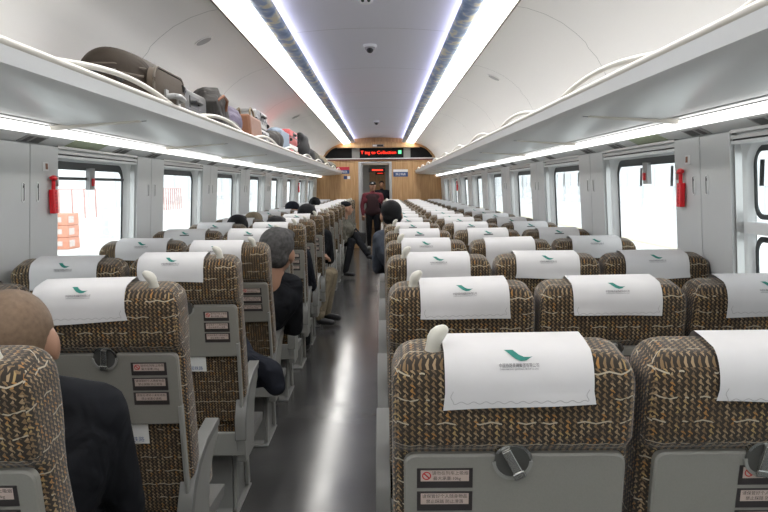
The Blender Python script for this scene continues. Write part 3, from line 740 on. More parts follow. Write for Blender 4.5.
# row 0 numbering reads from the camera
# papers tucked in seat backs
for (x, y, n) in ((-.69, 2.268, 'second'), (-.725, 3.182, 'third')):
    a = MB(); a.box(-.05, .05, 0, .002, 0, .075, M['paper']); a.text('中国铁路', .018, lambda u, v: (u, -.0006, .008+v), M['paperb'])
    o = a.build('paper_leaflet', loc=(x, y+.0, .665)); o.rotation_euler = (REC, 0, rad(0)); tag(o, 'white paper leaflet tucked under the tray of the left aisle seat, %s row' % n, 'leaflet', 'leaflets under trays')

# ------------------------------------------------------------------ safety hammers
for sd, y, z, lab in ((1, 3.48, 1.28, 'red emergency hammer box on the right wall beside the nearest full window'), (-1, 3.50, 1.28, 'red emergency hammer box on the left wall locker nearest the camera'), (1, 13.4+.45, 1.30, 'small far red hammer box on the right wall'), (-1, 13.4+.45, 1.30, 'small far red hammer box on the left wall')):
    xw = wx(1.4, -.03); root = empty('emergency_hammer', (sd*xw, y, z))
    root.scale = (.8, .8, .72); root.location.z += .045
    a = MB(); a.box(min(0, -sd*.028), max(0, -sd*.028), -.03, .03, 0, .15, M['red']); a.build('holder', root, bevel=.005)
    for k in range(6):
        a = MB(); a.box(min(-sd*.028, -sd*.031), max(-sd*.028, -sd*.031), -.006, .008, .018+.021*k, .028+.021*k, M['redsign']); a.build('ridge', root)
    a = MB(); a.tube([(-sd*.015, 0, .14), (-sd*.02, -.004, .205)], .011, M['red']); a.build('hammer_handle', root, smooth=60)
    a = MB(); a.tube([(-sd*.02, -.035, .222), (-sd*.02, 0, .222), (-sd*.02, .035, .218)], [.010, .019, .010], M['red'], 12); a.build('hammer_head', root, smooth=60)
    a = MB(); a.box(min(0, -sd*.03), max(0, -sd*.03), .032, .045, .17, .235, M['silver']); a.build('clip', root)
    tag(root, lab, 'emergency hammer', 'emergency hammers')
    a = MB(); zz = 1.535; xx = sd*wx(zz, -.0245); a.box(min(xx, xx-sd*.002), max(xx, xx-sd*.002), y-.08, y-.02, zz-.02, zz+.02, M['whitesign']); a.box(min(xx-sd*.002, xx-sd*.003), max(xx-sd*.002, xx-sd*.003), y-.05, y-.028, zz-.012, zz+.014, M['bagtan'])
    tag(a.build('small_notice'), 'tiny pale notice on the %s locker door above the %s hammer' % ('right' if sd > 0 else 'left', 'near' if y < 5 else 'far'), 'sign', 'hammer notices')
#PEOPLE_AND_LUGGAGE
# ------------------------------------------------------------------ soft bodies
def capsule(bm, p0, r0, p1, r1):
    p0, p1 = Vector(p0), Vector(p1)
    for p, r in ((p0, r0), (p1, r1)):
        bmesh.ops.create_icosphere(bm, subdivisions=2, radius=r, matrix=Matrix.Translation(p))
    d = p1-p0; l = d.length
    if l > 1e-4:
        q_ = d.to_track_quat('Z', 'Y').to_matrix().to_4x4()
        bmesh.ops.create_cone(bm, cap_ends=True, segments=16, radius1=r0, radius2=r1, depth=l, matrix=Matrix.Translation((p0+p1)/2) @ q_)
def ellb(bm, c, r, rot=None):
    m = Matrix.Translation(c) @ (rot.to_4x4() if rot else Matrix.Identity(4)) @ Matrix.Diagonal((r[0], r[1], r[2], 1))
    bmesh.ops.create_icosphere(bm, subdivisions=3, radius=1, matrix=m)
def blob(name, prims, mat, voxel=.012, smooth=6, parent=None, loc=None, rot=None, fac=.5):
    """union of rounded primitives fused into one continuous surface"""
    bm = bmesh.new()
    for p in prims:
        if p[0] == 'c': capsule(bm, *p[1:])
        elif p[0] == 'e': ellb(bm, *p[1:])
        elif p[0] == 'b':
            m = Matrix.Translation(p[1]) @ (p[3].to_4x4() if len(p) > 3 else Matrix.Identity(4)) @ Matrix.Diagonal((*[2*v for v in p[2]], 1))
            bmesh.ops.create_cube(bm, size=1, matrix=m)
    me = bpy.data.meshes.new(name); bm.to_mesh(me); bm.free()
    o = bpy.data.objects.new(name, me); C.objects.link(o)
    r = o.modifiers.new('r', 'REMESH'); r.mode = 'VOXEL'; r.voxel_size = voxel
    sm = o.modifiers.new('s', 'SMOOTH'); sm.iterations = smooth; sm.factor = fac
    dg = bpy.context.evaluated_depsgraph_get(); dg.update()
    m2 = bpy.data.meshes.new_from_object(o.evaluated_get(dg)); bpy.data.objects.remove(o); bpy.data.meshes.remove(me)
    m2.name = name; m2.materials.clear(); m2.materials.append(mat); m2.polygons.foreach_set('use_smooth', [True]*len(m2.polygons))
    o = bpy.data.objects.new(name, m2); C.objects.link(o)
    if parent: o.parent = parent
    if loc: o.location = loc
    if rot: o.rotation_euler = rot
    return o
def hand(wr, d, r=.008, curl=.6):
    """palm and five fingers from wrist wr along direction d (Vector)"""
    d = Vector(d).normalized(); side = d.cross(Vector((0, 0, 1)))
    if side.length < .2: side = d.cross(Vector((0, 1, 0)))
    side.normalize(); dn = side.cross(d).normalized()
    if dn.z > 0: dn = -dn
    wr = Vector(wr); out = [('e', wr+d*.045, (.038, .038, .038)), ('c', wr, .026, wr+d*.05, .024)]
    for k, (o_, l) in enumerate(((-.03, .052), (-.01, .062), (.01, .066), (.03, .06))):
        a = wr+d*.075+side*o_; b = a+d*l*.5+dn*.006; c = b+(d*(1-curl)+dn*curl).normalized()*l*.5
        out += [('c', a, r, b, r*.95), ('c', b, r*.95, c, r*.85)]
    a = wr+d*.03+side*.035; b = a+(d*.6+side*.8).normalized()*.035; out += [('c', a, r*1.2, b, r*1.1), ('c', b, r*1.1, b+(d*.9+dn*.4).normalized()*.03, r)]
    return out
def head(c, fwd, size=1., tilt=None):
    """c head centre; fwd yaw angle (0 = looking to +y); returns skin prims, and a function placing local points"""
    rz = Matrix.Rotation(fwd, 3, 'Z'); rt = rz @ (tilt if tilt else Matrix.Identity(3)); c = Vector(c)
    T = lambda x, y, z: c+rt @ (Vector((x, y, z))*size)
    s = size
    pr = [('e', T(0, -.012, .02), (.078*s, .096*s, .088*s), rt), ('e', T(0, .02, -.04), (.058*s, .068*s, .07*s), rt), ('e', T(0, .055, -.085), (.026*s, .024*s, .02*s), rt),
          ('c', T(0, .083, .012), .008*s, T(0, .105, -.025), .013*s), ('e', T(.082, -.008, -.012), (.011*s, .02*s, .033*s), rt), ('e', T(-.082, -.008, -.012), (.011*s, .02*s, .033*s), rt),
          ('c', T(0, -.03, -.05), .052*s, T(0, -.045, -.16), .058*s), ('e', T(0, .075, -.055), (.024*s, .014*s, .010*s), rt)]
    return pr, T, rt
def hair_prims(T, rt, s=1., fringe=.0, low=0.):
    pr = [('e', T(0, -.022, .034), (.084*s, .098*s, .087*s), rt), ('e', T(0, -.05, -.02+low), (.077*s, .062*s, .062*s), rt)]
    return pr
def eyes(root, T, s, mat):
    for k in (-1, 1):
        a = MB(); p = T(k*.031, .078, .012); a.ell(p-root.location, (.011*s, .008*s, .006*s), mat, 10, 6); a.build('eye', root, smooth=60)
def rel(prims, o):
    out = []
    for p in prims:
        if p[0] == 'c': out.append(('c', Vector(p[1])-o, p[2], Vector(p[3])-o, p[4]))
        else: out.append((p[0], Vector(p[1])-o)+tuple(p[2:]))
    return out
def sitter(label, hx, hy, hz, bx, by, top, hairm, skin=None, fwd=0., shoulder=.205, tiltx=0, hair='full', legs='fwd', legmat=None, armout=0., face=False, voxel=.011, shoulderz=None, collar=None, hs=1.):
    """seated person. (hx,hy,hz) head centre, (bx,by) hips"""
    skin = skin or M['skin']; root = empty('person', (bx, by, 0)); O = root.location
    tilt = Matrix.Rotation(rad(tiltx), 3, 'Y')
    hp, T, rt = head((hx, hy, hz), fwd, hs, tilt)
    sz = shoulderz or hz-.19; nx, ny = hx*.75+bx*.25, hy*.8+by*.2-.01
    rz = Matrix.Rotation(fwd*.5, 3, 'Z'); Ls = Vector((nx, ny, sz))-rz @ Vector((shoulder, 0, 0)); Rs = Vector((nx, ny, sz))+rz @ Vector((shoulder, 0, 0))
    hip = Vector((bx, by, .54))
    rb = Matrix.Rotation(fwd if legs != 'fwd' else 0, 3, 'Z')
    tor = [('c', hip+rb @ Vector((-.09, 0, 0)), .12, hip+rb @ Vector((.09, 0, 0)), .12), ('c', hip+Vector((0, 0, .05)), .145, Vector((nx, ny, sz-.13)), .15), ('c', Ls+Vector((.03, 0, -.06)), .085, Rs+Vector((-.03, 0, -.06)), .085), ('c', Ls, .062, Vector((nx, ny, sz+.05)), .05), ('c', Rs, .062, Vector((nx, ny, sz+.05)), .05),
           ('c', Ls+Vector((.06, 0, -.1)), .10, hip+Vector((-.05, 0, .1)), .12), ('c', Rs+Vector((-.06, 0, -.1)), .10, hip+Vector((.05, 0, .1)), .12)]
    F = rb @ Vector((0, 1, 0)); S = rb @ Vector((1, 0, 0))
    arms = []; hands = []
    for sh, k in ((Ls, -1), (Rs, 1)):
        el = sh+S*k*(.05+armout)+F*.09+Vector((0, 0, -.27)); wr = el+F*.21-S*k*.13+Vector((0, 0, -.03))
        arms += [('c', sh, .062, el, .048), ('c', el, .048, wr, .036)]; hands += hand(wr, F-S*k*.3+Vector((0, 0, -.2)))
    leg = []; shoes = []
    for k in (-1, 1):
        a = hip+S*k*.09; kn = a+F*.42+S*k*.04+Vector((0, 0, .0)); an = kn+F*.03+Vector((0, 0, -.45))
        leg += [('c', a, .09, kn, .062), ('c', kn, .062, an, .045)]; shoes += [('c', an+Vector((0, 0, -.04)), .04, an+F*.14+Vector((0, 0, -.055)), .035)]
    body = hp+[(p[0], p[1], p[2]*.8, p[3], p[4]*.8) for p in tor+arms+leg]+hands
    blob('body', rel(body, O), skin, voxel, parent=root, smooth=3)
    blob('jacket', rel(tor+arms, O), top, .013, parent=root, smooth=4)
    if collar: blob('collar', rel([('c', T(0, -.045, -.15)+Vector((-.04, 0, 0)), .042, T(0, -.045, -.15)+Vector((.04, 0, 0)), .042)], O), collar, .009, parent=root)
    blob('trousers', rel(leg, O), legmat or M['dark'], .014, parent=root, smooth=4)
    [blob('shoe', rel([q_], O), M['shoe'], .012, parent=root) for q_ in shoes]
    if hair == 'full': blob('hair', rel(hair_prims(T, rt, hs)+[('e', T(-.0, .035, .085), (.066*hs, .05*hs, .03*hs), rt)], O), hairm, .009, parent=root, smooth=2)
    elif hair == 'short': blob('hair', rel([('e', T(0, -.018, .03), (.081*hs, .097*hs, .085*hs), rt), ('e', T(0, -.045, -.02), (.072*hs, .062*hs, .05*hs), rt)], O), hairm, .008, parent=root, smooth=2)
    elif hair == 'shaved': blob('cropped_hair', rel([('e', T(0, -.015, .024), (.0795*hs, .096*hs, .0875*hs), rt), ('e', T(0, -.042, -.02), (.071*hs, .066*hs, .05*hs), rt)], O), hairm, .007, parent=root, smooth=3)
    elif hair == 'cap':
        blob('hair', rel([('e', T(0, -.045, -.01), (.078*hs, .06*hs, .05*hs), rt)], O), M['hairk'], .009, parent=root, smooth=2)
        blob('cap', rel([('e', T(0, -.012, .05), (.086*hs, .10*hs, .07*hs), rt), ('e', T(0, .10, .045), (.06*hs, .05*hs, .010*hs), rt)], O), hairm, .008, parent=root, smooth=2)
    if face: eyes(root, T, hs, M['eye'])
    tag(root, label, 'person'); return root

def RL(k): return 1.29+.914*k+TOPOFF
sitter('person with cropped grey hair and dark jacket seated at the left front edge', -.775, 1.74, 1.085, -.80, 1.68, M['dark'], M['skinb'], hair='shaved', shoulder=.20, tiltx=0, hs=1.12, fwd=rad(6), shoulderz=.93, armout=-.03)
sitter('person with greying dark hair and black jacket leaning into the aisle, left block', -.535, 4.42, 1.065, -.79, 4.42, M['dark'], M['hairg'], shoulder=.15, tiltx=8, fwd=rad(-14), collar=M['cover'], hs=1.2, armout=-.05)
sitter('person with black hair and blue grey coat leaning from a right aisle seat', .145, 6.55, 1.19, .34, 6.45, M['blueg'], M['hairk'], shoulder=.15, tiltx=-4, hs=1.08, fwd=rad(10), armout=-.03)
sitter('person with full black hair in the left window seat, sixth row', -1.10, RL(5)+.27, 1.095, -1.145, RL(5)+.2, M['dark'], M['hairk'], hs=1.05)
sitter('person with black hair showing over a left aisle headrest, sixth row', -.79, RL(5)+.30, 1.075, -.74, RL(5)+.2, M['navy'], M['hairk'], hs=1.1)
sitter('person wearing a tan cap in the left window seat, seventh row', -1.12, RL(6)+.25, 1.095, -1.14, RL(6)+.2, M['dark'], M['khaki'], hair='cap')
sitter('person with wide black hair in the left aisle seat, eighth row', -.72, RL(7)+.32, 1.12, -.74, RL(7)+.2, M['dark'], M['hairk'], hs=1.22, armout=-.02)
sitter('person with dark blue cap in the left window seat, tenth row', -1.08, RL(9)+.25, 1.13, -1.13, RL(9)+.2, M['dark'], M['navy'], hair='cap', hs=1.1)
sitter('person with black hair in the left window seat, thirteenth row', -1.03, RL(12)+.25, 1.13, -1.13, RL(12)+.2, M['dark'], M['hairk'], hs=1.2)

# person in black with khaki trousers whose legs stick out into the aisle
def aisle_sitter(label, bx, by, head_p, top, legm, hairm, hat, foot, foot2, face=True, lean=0, fwd=rad(-75)):
    root = empty('person', (bx, by, 0)); O = root.location
    hp, T, rt = head(head_p, fwd, 1., None); hx, hy, hz = head_p
    sh = Vector((hx-.02, hy, hz-.25)); hip = Vector((bx, by, .54))
    S = Vector((.35, .93, 0)).normalized()
    Ls, Rs = sh-S*.18, sh+S*.18
    tor = [('c', hip, .14, sh+Vector((0, 0, -.1)), .14), ('c', Ls+Vector((0, 0, -.05)), .08, Rs+Vector((0, 0, -.05)), .08), ('c', Ls, .06, sh+Vector((0, 0, .05)), .05), ('c', Rs, .06, sh+Vector((0, 0, .05)), .05)]
    arms = []; hands = []
    for q_, k in ((Ls, -1), (Rs, 1)):
        el = q_+Vector((.04, .03*k, -.26)); wr = Vector((bx+.30, by+.05*k, .72)); arms += [('c', q_, .058, el, .046), ('c', el, .046, wr, .035)]; hands += hand(wr, (.7, -.4*k, -.2))
    leg = []; shoes = []
    for (f, kn), k in zip((foot, foot2), (-1, 1)):
        a = hip+Vector((0, .08*k, 0)); leg += [('c', a, .088, kn, .065), ('c', kn, .065, f, .045)]
        shoes += [('c', Vector(f)+Vector((0, 0, -.03)), .04, Vector(f)+Vector((.13, -.05, -.045)), .033)]
    body = hp+[(p[0], p[1], p[2]*.8, p[3], p[4]*.8) for p in tor+arms+leg]+hands
    blob('body', rel(body, O), M['skin'], .011, parent=root, smooth=3)
    blob('jacket', rel(tor+arms, O), top, .013, parent=root, smooth=4); blob('trousers', rel(leg, O), legm, .013, parent=root, smooth=4); [blob('shoe', rel([q_], O), M['shoe'], .012, parent=root) for q_ in shoes]
    if hat: blob('hat', rel([('e', T(0, -.025, .062), (.086, .098, .062), rt)], O), hairm, .008, parent=root, smooth=2)
    else: blob('hair', rel(hair_prims(T, rt), O), hairm, .009, parent=root, smooth=2)
    if face:
        eyes(root, T, 1, M['eye']); a = MB(); a.ell(T(0, .088, -.055)-O, (.018, .01, .005), M['lip'], 10, 6, rt); a.build('lips', root, smooth=60)
    tag(root, label, 'person')
V = Vector
aisle_sitter('person in dark beanie and olive camouflage jacket seated sideways with crossed legs, left', -.74, 12.55, (-.50, 12.4, 1.085), M['camo'], M['dark'], M['dark'], True, (V((-.52, 12.1, .10)), V((-.42, 12.25, .56))), (V((-.16, 12.15, .36)), V((-.38, 12.45, .66))))
aisle_sitter('person in black jacket and khaki trousers with knees turned into the aisle, left', -.88, 8.0, (-.79, 7.95, 1.02), M['dark'], M['khaki'], M['hairk'], False, (V((-.58, 7.80, .10)), V((-.50, 7.9, .53))), (V((-.53, 8.1, .10)), V((-.47, 8.15, .52))), face=False)

# standing man
def stander(label, x, y, h, cap, face=True, coat=None, vest=None, legs=None, fwd=PI, feet=.0):
    root = empty('person', (x, y, feet)); O = V((x, y, 0)); s = h/1.70
    def W(a, b, c): return V((x-a*s, y-b*s, c*s)) if abs(fwd) > 1 else V((x+a*s, y+b*s, c*s))
    hp, T, rt = head(W(0, .01, 1.585), fwd, s*1.0)
    tor = [('c', W(-.08, 0, .95), .12*s, W(.08, 0, .95), .12*s), ('c', W(0, 0, .98), .15*s, W(0, 0, 1.25), .155*s), ('c', W(-.155, 0, 1.36), .07*s, W(.155, 0, 1.36), .07*s), ('c', W(-.13, 0, 1.25), .10*s, W(.13, 0, 1.25), .10*s), ('c', W(0, 0, 1.36), .08*s, W(0, 0, 1.42), .06*s)]
    arms = []; hands = []
    for k in (-1, 1):
        a, b, c = W(k*.20, 0, 1.36), W(k*.27, -.03, 1.09), W(k*.245, .06, .87); arms += [('c', a, .066*s, b, .052*s), ('c', b, .052*s, c, .04*s)]; hands += hand(c, (0, -.1 if abs(fwd) > 1 else .1, -1), .009, .3)
    leg = []; shoes = []
    for k, f in ((-1, .03), (1, -.02)):
        a, b, c = W(k*.09, 0, .92), W(k*.10, .02+f, .50), W(k*.10, f, .09); leg += [('c', a, .095*s, b, .07*s), ('c', b, .07*s, c, .052*s)]; shoes += [('c', W(k*.10, f-.02, .045), .045*s, W(k*.11, f+.14, .035), .035*s)]
    body = hp+[(p[0], p[1], p[2]*.8, p[3], p[4]*.8) for p in tor+arms+leg]+hands
    blob('body', rel(body, O), M['skin'], .011, parent=root, smooth=3)
    blob('jacket', rel(tor+arms, O), coat, .013, parent=root, smooth=4)
    if vest: blob('vest', rel([(p[0], p[1], p[2]*1.09, p[3], p[4]*1.09) for p in tor[:2]]+[('c', W(-.09, 0, 1.30), .115*s, W(.09, 0, 1.30), .115*s)], O), vest, .013, parent=root, smooth=4)
    blob('trousers', rel(leg, O), legs, .013, parent=root, smooth=4)
    [blob('shoe', rel([q_], O), M['shoew'] if vest else M['shoe'], .012, parent=root) for q_ in shoes]
    blob('hair', rel([('e', T(0, -.035, .01), (.082*s, .075*s, .075*s), rt)] if cap else hair_prims(T, rt, s), O), M['hairk'], .009, parent=root, smooth=2)
    if cap:
        blob('cap', rel([('e', T(0, -.008, .062), (.088*s, .10*s, .065*s), rt), ('e', T(0, .10, .052), (.062*s, .055*s, .010*s), rt)], O), M['dark'], .008, parent=root, smooth=2)
        a = MB(); a.ell(T(0, .092, .075)-O, (.022, .008, .014), M['whitesign'], 10, 6); a.build('cap_badge', root, smooth=60)
    if face:
        eyes(root, T, s, M['eye']); a = MB(); a.ell(T(0, .088, -.055)-O, (.018, .01, .005), M['lip'], 10, 6); a.build('lips', root, smooth=60)
    tag(root, label, 'person')
stander('person standing in the aisle doorway in black cap, maroon sleeves and dark vest', -.145, 17.75, 1.55, True, coat=M['maroon'], vest=M['darkv'], legs=M['dark'])
stander('person in dark coat standing in the corridor beyond the end doorway', .06, 22.3, 1.60, False, face=False, coat=M['navy'], legs=M['dark'])
# things in the aisle side
blob('knee_shape', [('c', (-.60, 3.62, .60), .07, (-.47, 3.58, .56), .065), ('c', (-.47, 3.58, .56), .065, (-.44, 3.56, .50), .05), ('c', (-.60, 3.62, .60), .07, (-.66, 3.72, .66), .075), ('e', (-.55, 3.6, .53), (.09, .06, .05))], M['navy'], .012, 5)  # knee-shaped cloth form, standing for a seated passenger's bent leg
tag(bpy.data.objects['knee_shape'], 'dark navy knee-shaped cloth form at the aisle armrest of a left seat', 'coat')
blob('handbag', [('b', (-.36, 12.55, .60), (.16, .09, .09)), ('c', (-.44, 12.5, .66), .02, (-.36, 12.5, .76), .015), ('c', (-.36, 12.5, .76), .015, (-.28, 12.5, .66), .02)], M['bagblk'], .014, 4)
tag(bpy.data.objects['handbag'], 'black bag held on the lap of the camouflage-jacketed person', 'bag')

# ------------------------------------------------------------------ luggage on the left rack
RZ = 1.752
def suitcase(name, x0, x1, y0, y1, z0, z1, mat, label, ribs=0, handle=True, trim=None, r=.03, tag_=True):
    """hard case lying on the rack, its end towards the aisle at x1"""
    cx, cy = (x0+x1)/2, (y0+y1)/2; root = empty(name, (cx, cy, z0)); X, Y, Z = (x1-x0)/2, (y1-y0)/2, z1-z0
    a = MB(); pr = rrect(-Y, Y, 0, Z, r, 4)
    def sc_(f, dx): return [(dx, p[0]*f, Z/2+(p[1]-Z/2)*f) for p in pr]
    a.loft([sc_(.88, -X), sc_(.97, -X+.012), sc_(1, -X+.035), sc_(1, X-.035), sc_(.97, X-.012), sc_(.88, X)], mat); a.build('shell', root, smooth=45)
    for k in range(ribs):
        yy = -Y+(k+1)*2*Y/(ribs+1); a = MB(); a.box(-X+.04, X-.04, yy-.008, yy+.008, Z-.002, Z+.005, mat); a.box(X-.004, X+.004, yy-.008, yy+.008, .04, Z-.04, mat); a.build('rib', root)
        zz = (k+1)*Z/(ribs+1); a = MB(); a.box(-X+.04, X-.04, -Y-.005, -Y+.002, zz-.005, zz+.005, mat); a.build('rib', root)
    a = MB(); a.box(-X+.01, X-.01, -Y-.003, Y+.003, Z/2-.006, Z/2+.006, trim or M['blackp']); a.box(X-.008, X+.002, -Y+.02, Y-.02, Z/2-.006, Z/2+.006, trim or M['blackp']); a.build('zip', root)
    if handle:
        a = MB(); zc = Z*.68; a.tube([(X-.01, -.075, zc), (X+.025, -.065, zc), (X+.03, 0, zc), (X+.025, .065, zc), (X-.01, .075, zc)], .010, M['blackp']); a.box(X-.004, X+.004, -.10, .10, zc-.03, zc+.03, M['blackp']); a.build('carry_handle', root, smooth=50)
    for sy in (-1, 1):
        a = MB(); a.disc((X+.004, sy*(Y-.04)-.012, .045), .018, 14, 'y', .024, M['blackp']); a.build('wheel', root)
    if tag_: tag(root, label, 'suitcase')
    return root
# large soft dark brown case
root = empty('soft_suitcase', (-1.115, 3.52, RZ))
def softcase():
    def sec(x, y0, y1, z1, r=.07): return [(x, p[0], p[1]) for p in rrect(y0, y1, 0, z1, r, 5)]
    a = MB(); a.loft([sec(-.12, -.18, .22, .17, .05), sec(-.09, -.24, .25, .23), sec(-.03, -.27, .27, .275), sec(.05, -.28, .27, .285), sec(.15, -.26, .27, .25), sec(.205, -.24, .27, .215)], M['bagbr']); o_ = a.build('case_body', root, smooth=50); ss = o_.modifiers.new('s', 'SUBSURF'); ss.levels = ss.render_levels = 2
    a = MB(); a.loft([sec(.203, -.235, .265, .20), sec(.235, -.225, .255, .19), sec(.243, -.20, .23, .15, .06)], M['bagbr2']); a.build('end_panel', root, smooth=50)
    a = MB(); a.tube([(.232, p[0], p[1]) for p in rrect(-.232, .262, .004, .198, .07, 6)]+[(.232, .262, .1)], .006, M['bagtrim']); a.build('piping', root, smooth=60)
    a = MB(); a.tube([(.24, -.10, .08), (.275, -.085, .085), (.28, 0, .09), (.275, .085, .085), (.24, .10, .08)], .013, M['casesil']); a.box(.24, .252, -.12, -.08, .05, .11, M['casesil']); a.box(.24, .252, .08, .12, .05, .11, M['casesil']); a.build('carry_handle', root, smooth=50)
    for yy in (-.17, .21):
        a = MB(); a.disc((.235, yy-.014, .05 if yy < 0 else .15), .02, 14, 'y', .028, M['blackp']); a.build('wheel', root)
    a = MB(); a.tube([(.12, -.30, .12), (.10, -.325, .16), (.0, -.33, .165), (-.04, -.31, .12)], .011, M['blackp']); a.build('side_handle', root, smooth=60)
    for z in (.165, .20):
        a = MB(); a.tube([(-.08, -.265, z-.03), (-.01, -.315+(z-.165), z), (.08, -.305+(z-.165), z), (.2, -.26+(z-.165), z-.02)], .004, M['bagtrim']); a.build('zip', root, smooth=60)
softcase(); tag(root, 'large dark brown soft suitcase bulging over the left rack rail', 'suitcase')
suitcase('suitcase', -1.32, -.935, 3.88, 4.52, RZ, RZ+.20, M['casegr'], 'dark grey hard suitcase lying on the left rack behind the brown case')
# backpack with lilac cloth
blob('backpack', [('e', (-1.0, 4.85, RZ+.14), (.12, .24, .13), Matrix.Rotation(rad(-22), 3, 'X')), ('c', (-.98, 4.66, RZ+.24), .045, (-.93, 4.82, RZ+.20), .055), ('b', (-1.0, 4.9, RZ+.06), (.11, .2, .06)), ('b', (-.95, 4.72, RZ+.18), (.05, .1, .06), Matrix.Rotation(rad(-35), 3, 'X')), ('c', (-.91, 4.80, RZ+.05), .04, (-.91, 5.15, RZ+.07), .05)], M['bagg'], .012, 5)
tag(bpy.data.objects['backpack'], 'slouching dark grey backpack on the left rack', 'backpack')
o = bpy.data.objects['backpack']
a = MB(); a.tube([(-.905, 4.66, RZ+.2), (-.875, 4.69, RZ+.23), (-.87, 4.78, RZ+.21), (-.885, 4.80, RZ+.15)], .009, M['bagtan']); a.build('strap', o, smooth=60)
blob('jacket_bundle', [('e', (-.98, 5.32, RZ+.12), (.10, .17, .12)), ('e', (-.95, 5.2, RZ+.10), (.09, .14, .09))], M['purple'], .012, 4)
tag(bpy.data.objects['jacket_bundle'], 'lilac grey cloth bundle on the left rack beside the grey backpack', 'bundle')
root = empty('handbag', (-.97, 5.95, RZ))
a = MB(); a.loft([[(p[0]*.10, y, .0+p[1]*.22) for p in [(-1, 0), (1, 0), (.8, 1), (-.8, 1)]] for y in (-.26, .26)], M['bagtan']); a.build('bag_body', root, bevel=.02)
for s_ in (-1, 1):
    a = MB(); a.tube([(s_*.06, -.09, .19), (s_*.05, -.08, .26), (s_*.045, 0, .285), (s_*.05, .08, .26), (s_*.06, .09, .19)], .008, M['khaki']); a.build('strap', root, smooth=60)
tag(root, 'orange brown leather bag with looped straps on the left rack', 'bag')
suitcase('suitcase', -1.33, -.93, 6.28, 6.98, RZ, RZ+.17, M['casesil'], 'silver ribbed suitcase at the bottom of the stack on the left rack', ribs=5)
suitcase('suitcase', -1.31, -.94, 6.29, 6.92, RZ+.173, RZ+.32, M['casesil'], 'silver ribbed suitcase on top of the stack on the left rack', ribs=5)
blob('duffel_bag', [('c', (-1.1, 7.25, RZ+.10), .10, (-.98, 7.25, RZ+.11), .11), ('c', (-1.05, 7.5, RZ+.10), .09, (-.97, 7.45, RZ+.12), .11)], M['bagg'], .014, 4)
tag(bpy.data.objects['duffel_bag'], 'dark grey bag beside the silver suitcases on the left rack', 'bag')
blob('shopping_bag', [('b', (-1.02, 8.05, RZ+.13), (.10, .33, .13)), ('e', (-1.0, 7.9, RZ+.24), (.08, .25, .05))], M['baglb'], .014, 5)
tag(bpy.data.objects['shopping_bag'], 'pale blue bag on the left rack before the coral suitcases', 'bag')
suitcase('suitcase', -1.32, -.93, 8.6, 9.4, RZ, RZ+.11, M['casered'], 'coral red suitcase under the white box on the left rack')
a = MB(); a.box(-1.3, -.94, 8.6, 9.38, RZ+.113, RZ+.165, M['whitesign']); tag(a.build('flat_box', bevel=.01), 'flat white box between the two coral suitcases', 'box')
suitcase('suitcase', -1.30, -.94, 8.6, 9.38, RZ+.167, RZ+.33, M['casered'], 'coral red suitcase on top of the white box on the left rack')
blob('backpack', [('e', (-1.0, 10.3, RZ+.18), (.12, .42, .18)), ('c', (-.98, 10.0, RZ+.33), .06, (-.98, 10.4, RZ+.3), .08), ('e', (-.98, 10.9, RZ+.12), (.12, .3, .12))], M['bagblk'], .015, 4)
tag([o for o in C.objects if o.name.startswith('backpack')][-1], 'tall black backpack on the left rack past the coral suitcases', 'backpack')
for k, (y, h, m, lab) in enumerate(((11.6, .24, 'camo', 'mottled olive bag on the left rack behind the black backpack'), (12.4, .18, 'bagblk', 'low black bag on the left rack between two mottled bags'), (13.3, .23, 'khaki', 'khaki bag on the left rack'), (14.4, .18, 'bagg', 'grey bag on the left rack past the khaki bag'), (15.7, .20, 'camo', 'farthest mottled bag on the left rack near the end wall'))):
    o = blob('duffel_bag', [('e', (0, -.1, h*.5), (.12, .36, h*.5)), ('e', (.02, .2, h*.45), (.11, .32, h*.45)), ('c', (.0, -.1, h*.8), .03, (.0, .1, h*.85), .03)], M[m], .015, 4, loc=(-.99, y, RZ)); tag(o, lab, 'bag')
#END_PEOPLE
#OUTSIDE
for sd in (-1, 1):
    tag(MB().box(min(sd*1.9, sd*40), max(sd*1.9, sd*40), -25, 140, -.15, .0, M['plat']).build('platform'), kind='structure')
a = MB(); a.box(-23, -22, -25, 140, 0, 14, M['bld'])
for k in range(24): a.box(-22.02, -21.9, -20+6*k, -18.8+6*k, 0, 8, M['bldg'])
tag(a.build('station_building'), 'long pale station building beyond the left platform', 'building')
a = MB(); a.box(16, 17, -25, 140, 0, 9, M['bld'])
for k in range(28): a.box(15.9, 16.02, -20+5*k, -17+5*k, 1.3, 2.4, M['bldg']); a.box(15.9, 16.02, -18+5*k, -17.6+5*k, 0, 9, M['bldg'])
tag(a.build('station_building'), 'long pale building beyond the right windows', 'building')
root = empty('platform_bollard', (-8.2, 23, 0))
a = MB(); a.disc((0, 0, .1), .10, 16, 'z', 1.15, M['bldg']); a.build('shaft', root, smooth=40); a = MB(); a.box(-.3, .3, -.3, .3, 0, .1, M['bldg']); a.build('plinth', root)
for k in range(5): a = MB(); a.disc((0, 0, .3+.2*k), .108, 16, 'z', .05, M['plat']); a.build('ring', root)
tag(root, 'pale ringed bollard on the left platform right of the orange crates', 'bollard')
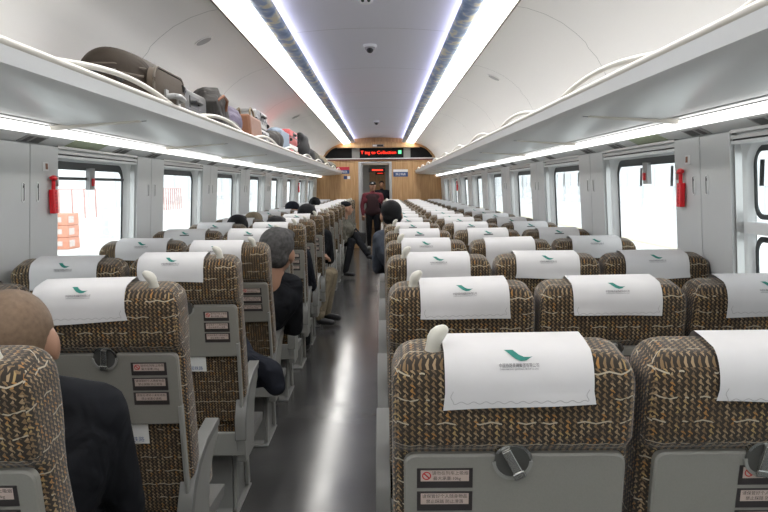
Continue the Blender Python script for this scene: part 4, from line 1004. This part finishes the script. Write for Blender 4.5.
def rail(x, y0, y1, z1, n, label):
    root = empty('red_fence', (x, y0, 0))
    for k in range(n+1):
        a = MB(); yy = (y1-y0)*k/n; a.box(-.03, .03, yy-.03, yy+.03, 0, z1, M['redrail']); a.build('post', root)
    for z in (z1-.06,):
        a = MB(); a.box(-.02, .02, 0, y1-y0, z, z+.05, M['redrail']); a.build('rail', root)
    tag(root, label, 'fence')
rail(-14.9, 35.8, 40.4, 1.5, 3, 'thin red railing far across the left platform above the orange crates')
rail(-14.5, 50.5, 56, 1.5, 10, 'far pale red railing seen through the second full left window')
for k, (z, lab) in enumerate(((0, 'bottom orange crate of the stack on the left platform'), (.29, 'middle orange crate of the stack on the left platform'), (.58, 'top orange crate of the stack on the left platform'))):
    root = empty('orange_crate', (-7.85, 18.9, z)); a = MB(); a.box(-.35, .35, -.35, .35, 0, .285, M['crate']); a.build('crate_body', root, bevel=.02)
    a = MB(); a.box(.35, .36, -.3, .0, .06, .22, M['cratel']); a.box(-.2, .2, -.36, -.35, .08, .2, M['cratel']); a.build('pale_label', root)
    tag(root, lab, 'crate', 'stacked orange crates')
a = MB(); a.box(6.4, 6.6, 16.5, 60, .0, .012, M['yellow']); tag(a.build('yellow_line'), 'yellow safety line painted on the ground beyond the right windows', 'line')
#END_OUTSIDE
# ------------------------------------------------------------------ world, camera
w = bpy.data.worlds.new('World'); bpy.context.scene.world = w; w.use_nodes = True
bg = w.node_tree.nodes['Background']; bg.inputs[0].default_value = (.93, .97, 1, 1); bg.inputs[1].default_value = 1.35
cam = bpy.data.cameras.new('camera'); co = bpy.data.objects.new('camera', cam); C.objects.link(co)
cam.lens = 36*770/768; cam.sensor_width = 36; cam.clip_start = .05
co.matrix_world = Matrix.Translation((.07, 0, 1.43)) @ Matrix.Rotation(rad(-.1), 4, 'Z') @ Matrix.Rotation(rad(90-5.14), 4, 'X') @ Matrix.Rotation(rad(-.6), 4, 'Z')
sc = bpy.context.scene; sc.camera = co
sc.view_settings.view_transform = 'Standard'; sc.view_settings.look = 'None'; sc.view_settings.gamma = 1; sc.view_settings.exposure = .9
sc.cycles.max_bounces = 8; sc.cycles.diffuse_bounces = 5; sc.cycles.use_denoising = True
